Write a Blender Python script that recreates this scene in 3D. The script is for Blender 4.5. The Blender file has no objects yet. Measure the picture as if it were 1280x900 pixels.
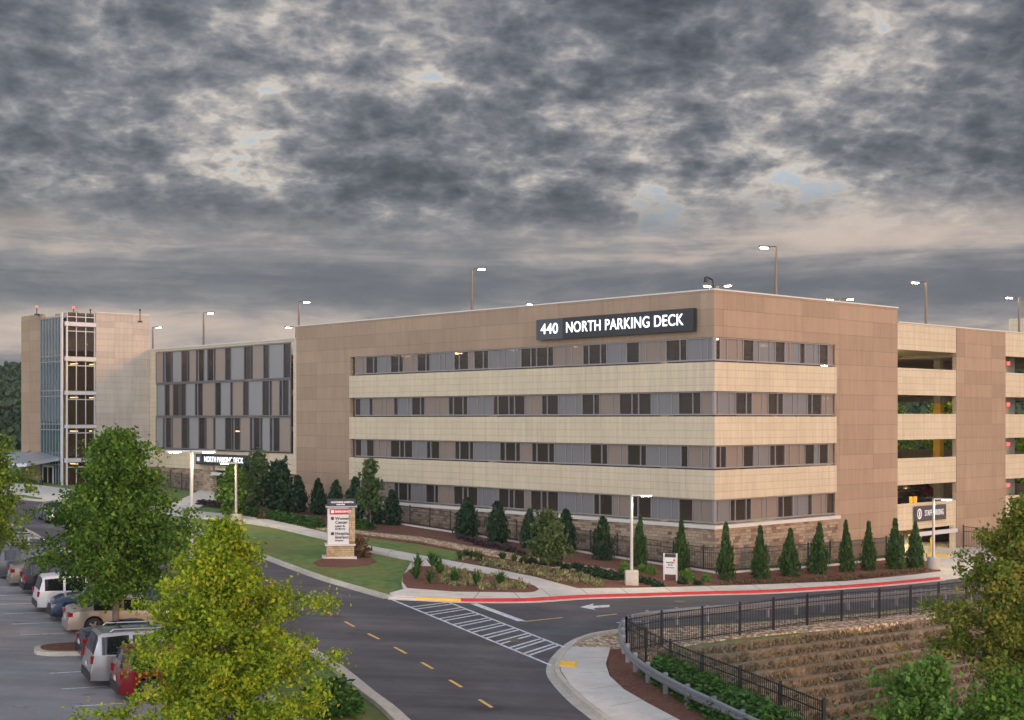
import bpy, bmesh, math, random
import numpy as np
from mathutils import Vector, Matrix
R=math.radians; PI=math.pi
random.seed(7); rng=np.random.default_rng(11)
S=bpy.context.scene; COL=S.collection
F=1700.0; HC=10.0                       # focal length in photo pixels, camera height
GA,GB,GC=-.04,.0145,-10.31              # sloping ground plane
def gz(x,y): return GC+GA*x+GB*y+HC
def G(px,py,dz=0.0):
    u=(px-640)/F; v=(py-523)/F
    d=-GC/(v+GA*u+GB); return Vector((u*d,d,-v*d+HC+dz))
# ------------------------------------------------------------------ tags
def tag(o,label=None,cat=None,group=None,kind=None):
    if label: o['label']=label
    if cat: o['category']=cat
    if group: o['group']=group
    if kind: o['kind']=kind
    return o
def empty(name,loc=(0,0,0),rz=0,label=None,cat=None,group=None):
    o=bpy.data.objects.new(name,None); COL.objects.link(o); o.location=loc; o.rotation_euler=(0,0,rz)
    o.empty_display_size=.2
    return tag(o,label,cat,group)
def children(o): return [c for c in bpy.data.objects if c.parent==o]
def copy_tree(o,parent=None):
    c=o.copy(); COL.objects.link(c)
    if parent: c.parent=parent
    for ch in children(o): copy_tree(ch,c)
    return c
# ------------------------------------------------------------------ mesh builder
class MB:
    def __init__(s): s.v=[]; s.f=[]; s.m=[]
    def add(s,vs,fs,m=0):
        n=len(s.v); s.v+= [tuple(p) for p in vs]; s.f+=[tuple(i+n for i in f) for f in fs]; s.m+=[m]*len(fs)
    def quad(s,a,b,c,d,m=0): s.add([a,b,c,d],[(0,1,2,3)],m)
    def hexa(s,p,m=0):   # p: 4 bottom ccw, 4 top
        s.add(p,[(3,2,1,0),(4,5,6,7),(0,1,5,4),(1,2,6,5),(2,3,7,6),(3,0,4,7)],m)
    def box(s,x0,x1,y0,y1,z0,z1,m=0,M=None):
        p=[(x0,y0,z0),(x1,y0,z0),(x1,y1,z0),(x0,y1,z0),(x0,y0,z1),(x1,y0,z1),(x1,y1,z1),(x0,y1,z1)]
        if M: p=[M@Vector(q) for q in p]
        s.hexa(p,m)
    def tube(s,pts,r,n=8,m=0,cap=True):
        pts=[Vector(p) for p in pts]; k=len(pts)
        rr=r if isinstance(r,(list,tuple)) else [r]*k
        vs=[]
        for i,p in enumerate(pts):
            d=(pts[min(i+1,k-1)]-pts[max(i-1,0)]).normalized()
            a=d.cross(Vector((0,0,1)) if abs(d.z)<.9 else Vector((1,0,0))).normalized(); b=d.cross(a)
            for j in range(n):
                t=2*PI*j/n; vs.append(p+(a*math.cos(t)+b*math.sin(t))*rr[i])
        fs=[]
        for i in range(k-1):
            for j in range(n):
                j2=(j+1)%n; fs.append((i*n+j,i*n+j2,(i+1)*n+j2,(i+1)*n+j))
        if cap: fs.append(tuple(range(n))[::-1]); fs.append(tuple((k-1)*n+j for j in range(n)))
        s.add(vs,fs,m)
    def prism(s,pts,z0,z1,m=0,fn=None):     # polygon (x,y) list
        n=len(pts)
        if fn: lo=[(x,y,fn(x,y)+z0) for x,y in pts]; hi=[(x,y,fn(x,y)+z1) for x,y in pts]
        else: lo=[(x,y,z0) for x,y in pts]; hi=[(x,y,z1) for x,y in pts]
        s.add(lo+hi,[tuple(range(n,2*n))]+[(i,(i+1)%n,n+(i+1)%n,n+i) for i in range(n)],m)
    def sweep(s,path,prof,m=0,fn=None,closed=True):   # path (x,y[,z]) ; prof list (off,z) off to the left of path
        P=[Vector((p[0],p[1],p[2] if len(p)>2 else (fn(p[0],p[1]) if fn else 0))) for p in path]; k=len(P); vs=[]
        for i,p in enumerate(P):
            d1=(P[min(i+1,k-1)]-P[i]); d0=(P[i]-P[max(i-1,0)])
            if i==0:d0=d1
            if i==k-1:d1=d0
            d0.z=d1.z=0; d0.normalize(); d1.normalize()
            n0=Vector((-d0.y,d0.x,0)); n1=Vector((-d1.y,d1.x,0)); nn=(n0+n1)
            nn.normalize(); sc=1/max(.5,nn.dot(n0)); nn*=sc
            for o,z in prof: vs.append(p+nn*o+Vector((0,0,z)))
        q=len(prof); fs=[]
        for i in range(k-1):
            for j in range(q if closed else q-1):
                j2=(j+1)%q; fs.append((i*q+j,(i+1)*q+j,(i+1)*q+j2,i*q+j2))
        if closed: fs.append(tuple(range(q))); fs.append(tuple((k-1)*q+j for j in range(q))[::-1])
        s.add(vs,fs,m)
    def build(s,name,mats,parent=None,smooth=False,off=None,fix=True):
        me=bpy.data.meshes.new(name)
        o=off if off is not None else (parent_world(parent) if parent else Vector((0,0,0)))
        me.from_pydata([(v[0]-o[0],v[1]-o[1],v[2]-o[2]) for v in s.v],[],s.f)
        if not isinstance(mats,(list,tuple)): mats=[mats]
        for mt in mats: me.materials.append(mt)
        me.polygons.foreach_set('material_index',s.m)
        if fix:
            bm=bmesh.new(); bm.from_mesh(me); bmesh.ops.recalc_face_normals(bm,faces=bm.faces); bm.to_mesh(me); bm.free()
        uv=me.uv_layers.new(name='UVMap'); d=[]
        for p in me.polygons:
            n=p.normal
            if abs(n.z)>.7:
                for vi in p.vertices: c=me.vertices[vi].co; d+=[c.x+o[0],c.y+o[1]]
            else:
                h=math.hypot(n.x,n.y) or 1; tx,ty=-n.y/h,n.x/h
                for vi in p.vertices: c=me.vertices[vi].co; d+=[(c.x+o[0])*tx+(c.y+o[1])*ty,c.z+o[2]]
        uv.data.foreach_set('uv',d)
        if smooth: me.polygons.foreach_set('use_smooth',[True]*len(me.polygons))
        ob=bpy.data.objects.new(name,me); COL.objects.link(ob)
        if parent: ob.parent=parent
        return ob
LOCAL=set()
def parent_world(p):
    if p.name in LOCAL: return Vector((0,0,0))
    w=Vector((0,0,0))
    while p is not None: w+=Vector(p.location); p=p.parent
    return w
def local(o): LOCAL.add(o.name); return o
# ------------------------------------------------------------------ materials
def srgb(r,g,b):
    f=lambda c:(c/12.92 if c<=.04045 else ((c+.055)/1.055)**2.4)
    return (f(r/255),f(g/255),f(b/255))
def newmat(name):
    m=bpy.data.materials.new(name); m.use_nodes=True; nt=m.node_tree; b=nt.nodes['Principled BSDF']; return m,nt,b
def N(nt,t,**k):
    n=nt.nodes.new(t)
    for a,v in k.items(): setattr(n,a,v)
    return n
def mix(nt,fac,a,b,bt='MIX'):
    n=N(nt,'ShaderNodeMix',data_type='RGBA',blend_type=bt)
    for s,v in ((n.inputs[0],fac),(n.inputs[6],a),(n.inputs[7],b)):
        if hasattr(v,'links'): nt.links.new(v,s)
        elif isinstance(v,(int,float)): s.default_value=v
        else: s.default_value=(*v,1) if len(v)==3 else v
    return n.outputs[2]
def ramp(nt,fac,stops):
    n=N(nt,'ShaderNodeValToRGB'); nt.links.new(fac,n.inputs[0]); e=n.color_ramp.elements
    while len(e)<len(stops): e.new(.5)
    for i,(p,c) in enumerate(stops): e[i].position=p; e[i].color=(*c,1) if not isinstance(c,(int,float)) else (c,c,c,1)
    return n.outputs[0]
def noise(nt,co,scale,detail=4,rough=.55,dist=0):
    n=N(nt,'ShaderNodeTexNoise'); n.inputs['Scale'].default_value=scale; n.inputs['Detail'].default_value=detail
    n.inputs['Roughness'].default_value=rough; n.inputs['Distortion'].default_value=dist
    if co is not None: nt.links.new(co,n.inputs['Vector'])
    return n.outputs['Fac']
def wpos(nt): return N(nt,'ShaderNodeNewGeometry').outputs['Position']
def setp(b,col=None,rough=.6,metal=0,spec=None):
    if col is not None: b.inputs['Base Color'].default_value=(*col,1)
    b.inputs['Roughness'].default_value=rough; b.inputs['Metallic'].default_value=metal
    if spec is not None: b.inputs['Specular IOR Level'].default_value=spec
def bump(nt,b,h,strength=.3,dist=.02):
    n=N(nt,'ShaderNodeBump'); n.inputs['Strength'].default_value=strength; n.inputs['Distance'].default_value=dist
    nt.links.new(h,n.inputs['Height']); nt.links.new(n.outputs[0],b.inputs['Normal'])
def simple(name,col,rough=.6,metal=0,var=.12,scale=3,bmp=0,bscale=20):
    m,nt,b=newmat(name); setp(b,col,rough,metal)
    if var:
        co=N(nt,'ShaderNodeTexCoord').outputs['Object']
        f=noise(nt,co,scale,5)
        c=mix(nt,f,[max(0,x*(1-var*1.6)) for x in col],[min(1,x*(1+var*1.6)) for x in col]); nt.links.new(c,b.inputs['Base Color'])
        if bmp: bump(nt,b,noise(nt,co,bscale,6),bmp)
    return m
def ground_mat(name,cols,scale,rough=.9,bs=8,bstr=.4,big=None,bigc=None):
    m,nt,b=newmat(name); setp(b,None,rough,0,.3); co=wpos(nt)
    f=noise(nt,co,scale,8,.65)
    k=len(cols); c=ramp(nt,f,[(.3+.4*i/(k-1),cols[i]) for i in range(k)])
    if big:
        g=noise(nt,co,big,3); g=ramp(nt,g,[(.4,0.),(.62,1.)]); c=mix(nt,g,c,mix(nt,.6,c,bigc))
    nt.links.new(c,b.inputs['Base Color']); bump(nt,b,noise(nt,co,bs,6,.7),bstr,.05); return m
def panel_mat(name,col,w,h,off=0.,joint=.6,rough=.75,jw=.012,var=.085):
    m,nt,b=newmat(name); setp(b,col,rough,0,.3)
    uv=N(nt,'ShaderNodeUVMap').outputs[0]
    t=N(nt,'ShaderNodeTexBrick'); nt.links.new(uv,t.inputs['Vector']); t.offset=off; t.inputs['Scale'].default_value=1
    t.inputs['Brick Width'].default_value=w; t.inputs['Row Height'].default_value=h; t.inputs['Mortar Size'].default_value=jw
    t.inputs['Mortar Smooth'].default_value=.3
    t.inputs['Color1'].default_value=(*[c*(1-var) for c in col],1); t.inputs['Color2'].default_value=(*[c*(1+var) for c in col],1)
    t.inputs['Mortar'].default_value=(*[c*joint for c in col],1)
    co=wpos(nt); f=noise(nt,co,.35,5,.6); c=mix(nt,f,[.86]*3,[1.1]*3)
    c2=mix(nt,1.,t.outputs['Color'],c,'MULTIPLY')
    mp=N(nt,'ShaderNodeMapping'); mp.inputs['Scale'].default_value=(3,3,.25); nt.links.new(co,mp.inputs[0])
    st=noise(nt,mp.outputs[0],1.2,5,.7); c3=mix(nt,1.,c2,mix(nt,ramp(nt,st,[(.35,0.),(.75,1.)]),[1.04]*3,[.83]*3),'MULTIPLY')
    nt.links.new(c3,b.inputs['Base Color']); 
    inv=N(nt,'ShaderNodeMath',operation='SUBTRACT'); inv.inputs[0].default_value=1; nt.links.new(t.outputs['Fac'],inv.inputs[1])
    bump(nt,b,inv.outputs[0],.5,.01); return m
def stone_mat(name,c1,c2,c3,w=.55,h=.2):
    m,nt,b=newmat(name); setp(b,c1,.9,0,.3)
    uv=N(nt,'ShaderNodeUVMap').outputs[0]
    t=N(nt,'ShaderNodeTexBrick'); nt.links.new(uv,t.inputs['Vector']); t.offset=.37; t.offset_frequency=2; t.squash=.6; t.squash_frequency=3
    t.inputs['Scale'].default_value=1; t.inputs['Brick Width'].default_value=w; t.inputs['Row Height'].default_value=h
    t.inputs['Mortar Size'].default_value=.012; t.inputs['Mortar Smooth'].default_value=.4
    t.inputs['Color1'].default_value=(0,0,0,1); t.inputs['Color2'].default_value=(1,1,1,1); t.inputs['Mortar'].default_value=(.5,.5,.5,1)
    c=ramp(nt,t.outputs['Color'],[(.0,c3),(.22,c1),(.6,c2),(.85,c1),(1.,[x*.55 for x in c3])])
    co=wpos(nt); c=mix(nt,1.,c,mix(nt,noise(nt,co,7,6,.7),[.6]*3,[1.35]*3),'MULTIPLY')
    c=mix(nt,t.outputs['Fac'],c,[x*.5 for x in c1])
    nt.links.new(c,b.inputs['Base Color'])
    inv=N(nt,'ShaderNodeMath',operation='SUBTRACT'); inv.inputs[0].default_value=1; nt.links.new(t.outputs['Fac'],inv.inputs[1])
    bump(nt,b,inv.outputs[0],.8,.03); return m
def leaf_mat(name,stops,trans=.35,rough=.6):
    m,nt,b=newmat(name); setp(b,None,rough,0,.25)
    r=N(nt,'ShaderNodeNewGeometry').outputs['Random Per Island']
    n=noise(nt,N(nt,'ShaderNodeTexCoord').outputs['Object'],1.1,2)
    a=N(nt,'ShaderNodeMath',operation='MULTIPLY_ADD'); nt.links.new(n,a.inputs[0]); a.inputs[1].default_value=.9; 
    h=N(nt,'ShaderNodeMath',operation='MULTIPLY_ADD'); nt.links.new(r,h.inputs[0]); h.inputs[1].default_value=.75; h.inputs[2].default_value=-.33
    nt.links.new(h.outputs[0],a.inputs[2])
    k=len(stops); c=ramp(nt,a.outputs[0],[(i/(k-1),stops[i]) for i in range(k)])
    nt.links.new(c,b.inputs['Base Color'])
    tr=N(nt,'ShaderNodeBsdfTranslucent'); nt.links.new(c,tr.inputs[0])
    mx=N(nt,'ShaderNodeMixShader'); mx.inputs[0].default_value=trans
    nt.links.new(b.outputs[0],mx.inputs[1]); nt.links.new(tr.outputs[0],mx.inputs[2])
    nt.links.new(mx.outputs[0],nt.nodes['Material Output'].inputs[0]); return m
def glass_mat(name,tint,thru,rough=.03,base=(.02,.02,.02),ior=1.5):
    m,nt,b=newmat(name); setp(b,base,rough); b.inputs['IOR'].default_value=ior
    tr=N(nt,'ShaderNodeBsdfTransparent'); tr.inputs[0].default_value=(*tint,1)
    mx=N(nt,'ShaderNodeMixShader'); mx.inputs[0].default_value=thru
    nt.links.new(b.outputs[0],mx.inputs[1]); nt.links.new(tr.outputs[0],mx.inputs[2])
    nt.links.new(mx.outputs[0],nt.nodes['Material Output'].inputs[0]); return m
def emis(name,col,st):
    m,nt,b=newmat(name); setp(b,col,.5); b.inputs['Emission Color'].default_value=(*col,1); b.inputs['Emission Strength'].default_value=st; return m
M={}
M['brown']=panel_mat('brown_concrete',(.365,.262,.178),4.3,1.06,0,.5)
M['cream']=panel_mat('cream_concrete',(.60,.51,.355),1.5,.485,0,.66,jw=.014,var=.03)
M['stone']=stone_mat('ashlar_stone',(.36,.27,.18),(.46,.36,.25),(.24,.15,.11))
M['stone2']=stone_mat('sign_stone',(.46,.35,.2),(.52,.42,.27),(.38,.26,.15),.35,.14)
M['ledge']=simple('cast_stone',(.62,.58,.52),.8,0,.06,4,.2)
M['frame']=simple('aluminium_frame',(.285,.27,.275),.45,.3,.04)
M['greyp']=glass_mat('grey_screen',(.5,.52,.55),.10,.35,(.195,.19,.187))
M['tanp']=glass_mat('tan_screen',(.5,.42,.36),.10,.4,(.255,.198,.155))
M['darkp']=glass_mat('dark_opening',(.62,.55,.45),.6,.12,(.085,.07,.058))
M['sframe']=simple('screen_frame',(.17,.16,.165),.5,.2,.05); M['greys']=glass_mat('grey_screen_light',(.5,.5,.5),.08,.4,(.27,.27,.265)); M['tans']=glass_mat('tan_screen_light',(.5,.45,.4),.08,.4,(.29,.235,.19))
M['darks']=glass_mat('dark_gap',(.5,.42,.35),.35,.15,(.05,.042,.036))
M['metal']=simple('galvanised_steel',(.36,.38,.41),.42,.75,.12,6)
M['polemetal']=simple('pole_aluminium',(.50,.49,.46),.45,.5,.05)
M['bronze']=simple('dark_bronze_pole',(.16,.13,.10),.5,.4,.08)
M['black']=simple('black_painted_steel',(.012,.012,.013),.4,.2,.1)
M['white']=simple('white_metal',(.56,.54,.53),.5,0,.05)
M['concrete']=ground_mat('concrete_walk',[(.56,.51,.43),(.68,.62,.53),(.74,.69,.60)],1.6,.85,14,.15,.12,(.42,.40,.36))
M['kerb']=ground_mat('kerb_concrete',[(.44,.39,.31),(.58,.52,.42),(.66,.60,.50)],2.2,.85,14,.2,.2,(.36,.33,.28))
M['intc']=simple('structural_concrete',(.42,.385,.31),.85,0,.12,2)
M['redpaint']=ground_mat('red_kerb_paint',[(.40,.015,.02),(.50,.025,.03),(.55,.04,.04)],3,.55,10,.1)
M['yellow']=ground_mat('yellow_paint',[(.72,.40,.04),(.86,.52,.06),(.88,.56,.1)],4,.6,10,.1)
M['lane_y']=ground_mat('lane_yellow_paint',[(.45,.29,.07),(.80,.50,.13),(.85,.55,.16)],5,.7,10,.1)
M['lane_w']=ground_mat('lane_white_paint',[(.22,.22,.22),(.68,.68,.67),(.80,.80,.79)],7,.7,10,.1)
M['lawn']=ground_mat('lawn_grass',[(.06,.125,.032),(.125,.22,.055),(.22,.32,.08)],1.7,.95,25,1.,.22,(.22,.19,.06))
M['mulch']=ground_mat('pine_mulch',[(.06,.025,.017),(.17,.07,.045),(.27,.125,.075)],7,.95,22,1.,.5,(.20,.10,.06))
M['gravel']=ground_mat('river_gravel',[(.2,.13,.08),(.45,.33,.2),(.66,.52,.36)],5,.9,9,1.)
_m=M['gravel']; _nt=_m.node_tree; _b=_nt.nodes['Principled BSDF']; _v=N(_nt,'ShaderNodeTexVoronoi'); _v.inputs['Scale'].default_value=5.5; _nt.links.new(wpos(_nt),_v.inputs['Vector'])
_s=N(_nt,'ShaderNodeSeparateColor'); _nt.links.new(_v.outputs['Color'],_s.inputs[0]); _c=ramp(_nt,_s.outputs[0],[(0,(.26,.17,.10)),(.3,(.56,.40,.24)),(.6,(.72,.55,.36)),(1,(.85,.74,.58))])
_c=mix(_nt,1.,_c,ramp(_nt,_v.outputs['Distance'],[(.25,(1.,1.,1.)),(.75,(.35,.3,.26))]),'MULTIPLY'); _nt.links.new(_c,_b.inputs['Base Color']); bump(_nt,_b,_v.outputs['Distance'],-1.,.06)
M['rgrass']=ground_mat('ravine_ground',[(.02,.035,.015),(.05,.07,.03),(.13,.10,.05)],1.5,.95,9,1.,.25,(.14,.09,.05))
def asphalt(name,base,spread):
    m,nt,b=newmat(name); setp(b,None,.82,0,.35); co=wpos(nt)
    f=noise(nt,co,30,3,.7); g=noise(nt,co,.22,5,.6,.6); k=noise(nt,co,1.3,5,.6)
    c=ramp(nt,g,[(.3,[x*(1-spread) for x in base]),(.52,base),(.75,[x*(1+spread*1.5) for x in base])])
    c=mix(nt,1.,c,mix(nt,f,[.75]*3,[1.25]*3),'MULTIPLY'); c=mix(nt,1.,c,mix(nt,k,[.86]*3,[1.14]*3),'MULTIPLY')
    v=N(nt,'ShaderNodeTexVoronoi',feature='DISTANCE_TO_EDGE'); v.inputs['Scale'].default_value=.11
    mp=N(nt,'ShaderNodeMapping'); nt.links.new(co,mp.inputs[0])
    ad=N(nt,'ShaderNodeVectorMath',operation='ADD'); nt.links.new(mp.outputs[0],ad.inputs[0])
    nn=N(nt,'ShaderNodeTexNoise'); nn.inputs['Scale'].default_value=.8; nt.links.new(co,nn.inputs['Vector'])
    sc=N(nt,'ShaderNodeVectorMath',operation='SCALE'); sc.inputs['Scale'].default_value=2.2; nt.links.new(nn.outputs['Color'],sc.inputs[0]); nt.links.new(sc.outputs[0],ad.inputs[1])
    nt.links.new(ad.outputs[0],v.inputs['Vector'])
    cr=ramp(nt,v.outputs['Distance'],[(.0,1.),(.004,0.)])
    cm=N(nt,'ShaderNodeMath',operation='MULTIPLY'); nt.links.new(cr,cm.inputs[0]); cm.inputs[1].default_value=.45
    c=mix(nt,cm.outputs[0],c,[x*.4 for x in base])
    nt.links.new(c,b.inputs['Base Color']); bump(nt,b,f,.25,.01); return m
_old=asphalt
def asphalt(name,base,spread):
    m=_old(name,base,spread); nt=m.node_tree; b=nt.nodes['Principled BSDF']; src=b.inputs['Base Color'].links[0].from_socket
    mp=N(nt,'ShaderNodeMapping'); mp.inputs['Rotation'].default_value=(0,0,R(-116)); mp.inputs['Scale'].default_value=(.04,1.,1.); nt.links.new(wpos(nt),mp.inputs[0])
    t=noise(nt,mp.outputs[0],.9,4,.6); c=mix(nt,1.,src,ramp(nt,t,[(.35,(.82,.82,.82)),(.5,(1.,1.,1.)),(.68,(1.16,1.15,1.13))]),'MULTIPLY')
    o=noise(nt,wpos(nt),.7,3,.5); c=mix(nt,1.,c,ramp(nt,o,[(.66,(1.,1.,1.)),(.73,(.72,.72,.72))]),'MULTIPLY')
    nt.links.new(c,b.inputs['Base Color']); return m
M['road']=asphalt('road_asphalt',(.098,.092,.094),.26)
M['lot']=asphalt('lot_asphalt',(.27,.25,.243),.2)
M['lamp']=emis('led_lamp',(1,.86,.62),60); M['ceil']=emis('ceiling_led',(1,.80,.46),150)
M['signw']=emis('lit_letters',(.92,.96,1),1.3); M['red_em']=emis('red_beacon',(1,.03,.03),8)
M['signd']=simple('sign_charcoal',(.022,.025,.030),.4,0,.05); M['signg']=simple('sign_grey',(.06,.068,.078),.4,0,.05)
M['signwhite']=simple('sign_white',(.62,.62,.60),.5,0,.03); M['signred']=simple('sign_red',(.55,.02,.03),.5,0,.04)
M['ink']=simple('sign_ink',(.03,.03,.035),.6,0,0); M['whiteink']=simple('white_ink',(.85,.85,.85),.5,0,0)
M['signbrown']=simple('sign_brown_grey',(.07,.06,.065),.5,0,.05)
M['ceil2']=emis('stair_led',(1,.82,.5),9)
M['bark']=simple('bark',(.16,.13,.10),.9,0,.3,6,.6)
M['tglass']=glass_mat('teal_glass',(.35,.62,.6),.25,.01,(.02,.09,.11),2.6)
M['bglass']=glass_mat('bay_glass',(.62,.55,.42),.7,.02,(.05,.04,.03))
M['intwarm']=simple('warm_interior_wall',(.50,.40,.22),.8,0,.1,.6)
M['roofmetal']=simple('canopy_metal',(.42,.45,.48),.35,.6,.05)
# ------------------------------------------------------------------ camera, world, sun
cam=bpy.data.cameras.new('camera'); co=bpy.data.objects.new('camera',cam); COL.objects.link(co); S.camera=co
co.location=(0,0,HC); co.rotation_euler=(R(90),0,0); cam.sensor_width=36; cam.lens=36*F/1280; cam.shift_y=(523-450)/1280; cam.clip_end=5000; cam.clip_start=.5
RL=Vector((-.6775,.7355,0)).normalized(); RT=Vector((.7356,.6774,0)).normalized()
sd=(RL*-.954+RT*.3); sun_el=R(9.5); sun_az=math.atan2(sd.y,sd.x)
sv=Vector((sd.x*math.cos(sun_el),sd.y*math.cos(sun_el),math.sin(sun_el)))
sl=bpy.data.lights.new('sun','SUN'); sl.energy=1.5; sl.angle=R(7); sl.color=(1,.44,.12)
so=bpy.data.objects.new('sun',sl); COL.objects.link(so); so.rotation_euler=sv.to_track_quat('Z','Y').to_euler(); so.location=(60,-60,60)
W=bpy.data.worlds.new('World'); S.world=W; W.use_nodes=True; nt=W.node_tree; bg=nt.nodes['Background']; bg.inputs[1].default_value=.1
sky=N(nt,'ShaderNodeTexSky',sky_type='NISHITA'); sky.sun_disc=False; sky.sun_elevation=sun_el; sky.sun_rotation=PI/2-sun_az; sky.air_density=1.2; sky.dust_density=2
tc=N(nt,'ShaderNodeTexCoord').outputs['Generated']
def MA(op,a,b=None,c=None,clamp=False):
    n=N(nt,'ShaderNodeMath',operation=op); n.use_clamp=clamp
    for i,v in enumerate((a,b,c)):
        if v is None: continue
        if hasattr(v,'links'): nt.links.new(v,n.inputs[i])
        else: n.inputs[i].default_value=v
    return n.outputs[0]
sp=N(nt,'ShaderNodeSeparateXYZ'); nt.links.new(tc,sp.inputs[0]); X,Y,Z=sp.outputs
zz=MA('ADD',MA('MAXIMUM',Z,0.),.34)
def vec(x,y,z):
    n=N(nt,'ShaderNodeCombineXYZ')
    for i,v in enumerate((x,y,z)):
        if hasattr(v,'links'): nt.links.new(v,n.inputs[i])
        else: n.inputs[i].default_value=v
    return n.outputs[0]
cp=vec(MA('DIVIDE',X,zz),MA('DIVIDE',Y,zz),0.)
az=MA('ARCTAN2',X,Y)
wn_=N(nt,'ShaderNodeTexNoise'); wn_.inputs['Scale'].default_value=9.; wn_.inputs['Detail'].default_value=3; nt.links.new(cp,wn_.inputs['Vector'])
ws=N(nt,'ShaderNodeVectorMath',operation='SCALE'); ws.inputs['Scale'].default_value=.10; nt.links.new(wn_.outputs['Color'],ws.inputs[0])
wa=N(nt,'ShaderNodeVectorMath',operation='ADD'); nt.links.new(cp,wa.inputs[0]); nt.links.new(ws.outputs[0],wa.inputs[1])
vo=N(nt,'ShaderNodeTexVoronoi',feature='F1'); vo.inputs['Scale'].default_value=15.; vo.inputs['Detail'].default_value=2; vo.inputs['Roughness'].default_value=.5; vo.inputs['Lacunarity'].default_value=2.3; vo.normalize=True
nt.links.new(wa.outputs[0],vo.inputs['Vector'])
puff=MA('SUBTRACT',1.,MA('MULTIPLY',vo.outputs['Distance'],1.6))
n1=noise(nt,cp,7.,7,.60,.1)               # broken cloud deck
n1b=noise(nt,cp,26.,5,.62,.2)               # small puffs
n2=noise(nt,cp,1.9,3,.5)                   # large masses
n3=noise(nt,vec(MA('MULTIPLY',az,2.6),MA('MULTIPLY',Z,24.),5.9),1.,8,.60,.5)  # stratus streaks
n4=noise(nt,vec(MA('MULTIPLY',az,14.),MA('MULTIPLY',Z,60.),1.7),1.,8,.62,.6)
elw=MA('MULTIPLY',MA('SUBTRACT',MA('ADD',Z,MA('MULTIPLY',MA('SUBTRACT',n2,.5),.07)),.122),22.,clamp=True)       # 0 low, 1 high
def bell(c_,w_): 
    q=MA('DIVIDE',MA('SUBTRACT',Z,c_),w_); return MA('EXPONENT',MA('MULTIPLY',MA('MULTIPLY',q,q),-1.))
dens=MA('ADD',MA('ADD',MA('MULTIPLY',n1,.42),MA('MULTIPLY',n1b,.27)),MA('ADD',MA('MULTIPLY',n2,.78),MA('MULTIPLY',puff,.25)))
dens=MA('ADD',dens,MA('MULTIPLY',Z,.40))
ga=MA('DIVIDE',MA('ADD',az,.26),.11); gap=MA('MULTIPLY',MA('EXPONENT',MA('MULTIPLY',MA('MULTIPLY',ga,ga),-1.)),bell(.315,.03))
cl=ramp(nt,MA('SUBTRACT',MA('SUBTRACT',dens,MA('MULTIPLY',gap,.25)),.455),[(.315,(.44,.50,.56)),(.36,(.60,.54,.48)),(.41,(.38,.355,.345)),(.465,(.22,.22,.24)),(.52,(.140,.147,.168)),(.585,(.088,.094,.114)),(.67,(.052,.058,.075))])
lowd=MA('ADD',MA('ADD',MA('MULTIPLY',n3,.56),MA('MULTIPLY',n4,.26)),MA('MULTIPLY',n1,.20))
lowd=MA('ADD',lowd,MA('MULTIPLY',bell(.092,.016),.10)); lowd=MA('SUBTRACT',lowd,MA('MULTIPLY',bell(.128,.018),.075)); lowd=MA('SUBTRACT',lowd,MA('MULTIPLY',bell(.060,.022),.075))
low=ramp(nt,lowd,[(.34,(.56,.46,.40)),(.42,(.43,.37,.34)),(.47,(.29,.27,.275)),(.53,(.20,.20,.22)),(.60,(.135,.145,.172)),(.72,(.098,.108,.135))])
cc=mix(nt,elw,low,cl)
# brighter, warmer sky behind the camera where the sun has just come down
bk=MA('ADD',MA('MULTIPLY',X,sv.x),MA('MULTIPLY',Y,sv.y))
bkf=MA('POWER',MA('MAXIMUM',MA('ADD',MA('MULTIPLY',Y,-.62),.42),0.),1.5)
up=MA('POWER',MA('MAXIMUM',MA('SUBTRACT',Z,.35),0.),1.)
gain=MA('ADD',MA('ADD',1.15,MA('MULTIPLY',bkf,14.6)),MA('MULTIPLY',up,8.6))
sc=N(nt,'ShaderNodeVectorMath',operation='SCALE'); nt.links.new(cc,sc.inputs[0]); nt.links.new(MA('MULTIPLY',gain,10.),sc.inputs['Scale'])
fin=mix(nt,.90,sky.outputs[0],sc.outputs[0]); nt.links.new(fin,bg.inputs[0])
S.view_settings.view_transform='Standard'; S.view_settings.look='None'; S.view_settings.gamma=1; S.view_settings.exposure=0
S.render.engine='CYCLES'; S.cycles.use_denoising=True; S.cycles.max_bounces=6; S.cycles.diffuse_bounces=3; S.cycles.glossy_bounces=3; S.cycles.transparent_max_bounces=12
S.cycles.sample_clamp_indirect=4; S.cycles.caustics_reflective=False; S.cycles.caustics_refractive=False
# ------------------------------------------------------------------ ravine description
RW0=G(828,812); RW1=G(1185,770)                       # top edge of the terraced wall
RB0=G(800,828); RB1=G(1010,897)                       # crest under the near fence
wd=(RW1-RW0); wd.z=0; wd.normalize(); wn=Vector((wd.y,-wd.x,0))       # towards camera
bd=(RB1-RB0); bd.z=0; bd.normalize(); bn=Vector((-bd.y,bd.x,0))        # to the right
def smooth(t): t=max(0,min(1,t)); return t*t*(3-2*t)
def drop(x,y):
    dW=(Vector((x,y,0))-RW0).xy.dot(wn.xy); dB=(Vector((x,y,0))-RB0).xy.dot(bn.xy)
    if dW<=0 or dB<=0: return 0
    return 3.7*min(max(0,min(1,(dW-.05)/.5)) if dW<.5 else 1,1)*smooth(dB/4.5)
def tz(x,y):
    z=GC+GA*x+GB*y
    z=-6.2-3.2*math.exp(-(z+6.2+3.2)*0)/1 if False else max(-15,min(z,-5.2 if y<200 else -5.2))
    return z+HC-.03-drop(x,y)
xs=np.unique(np.concatenate([np.linspace(-900,-60,22),np.linspace(-60,2,50),np.linspace(2,42,110),np.linspace(42,100,40),np.linspace(100,900,20)]))
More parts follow.
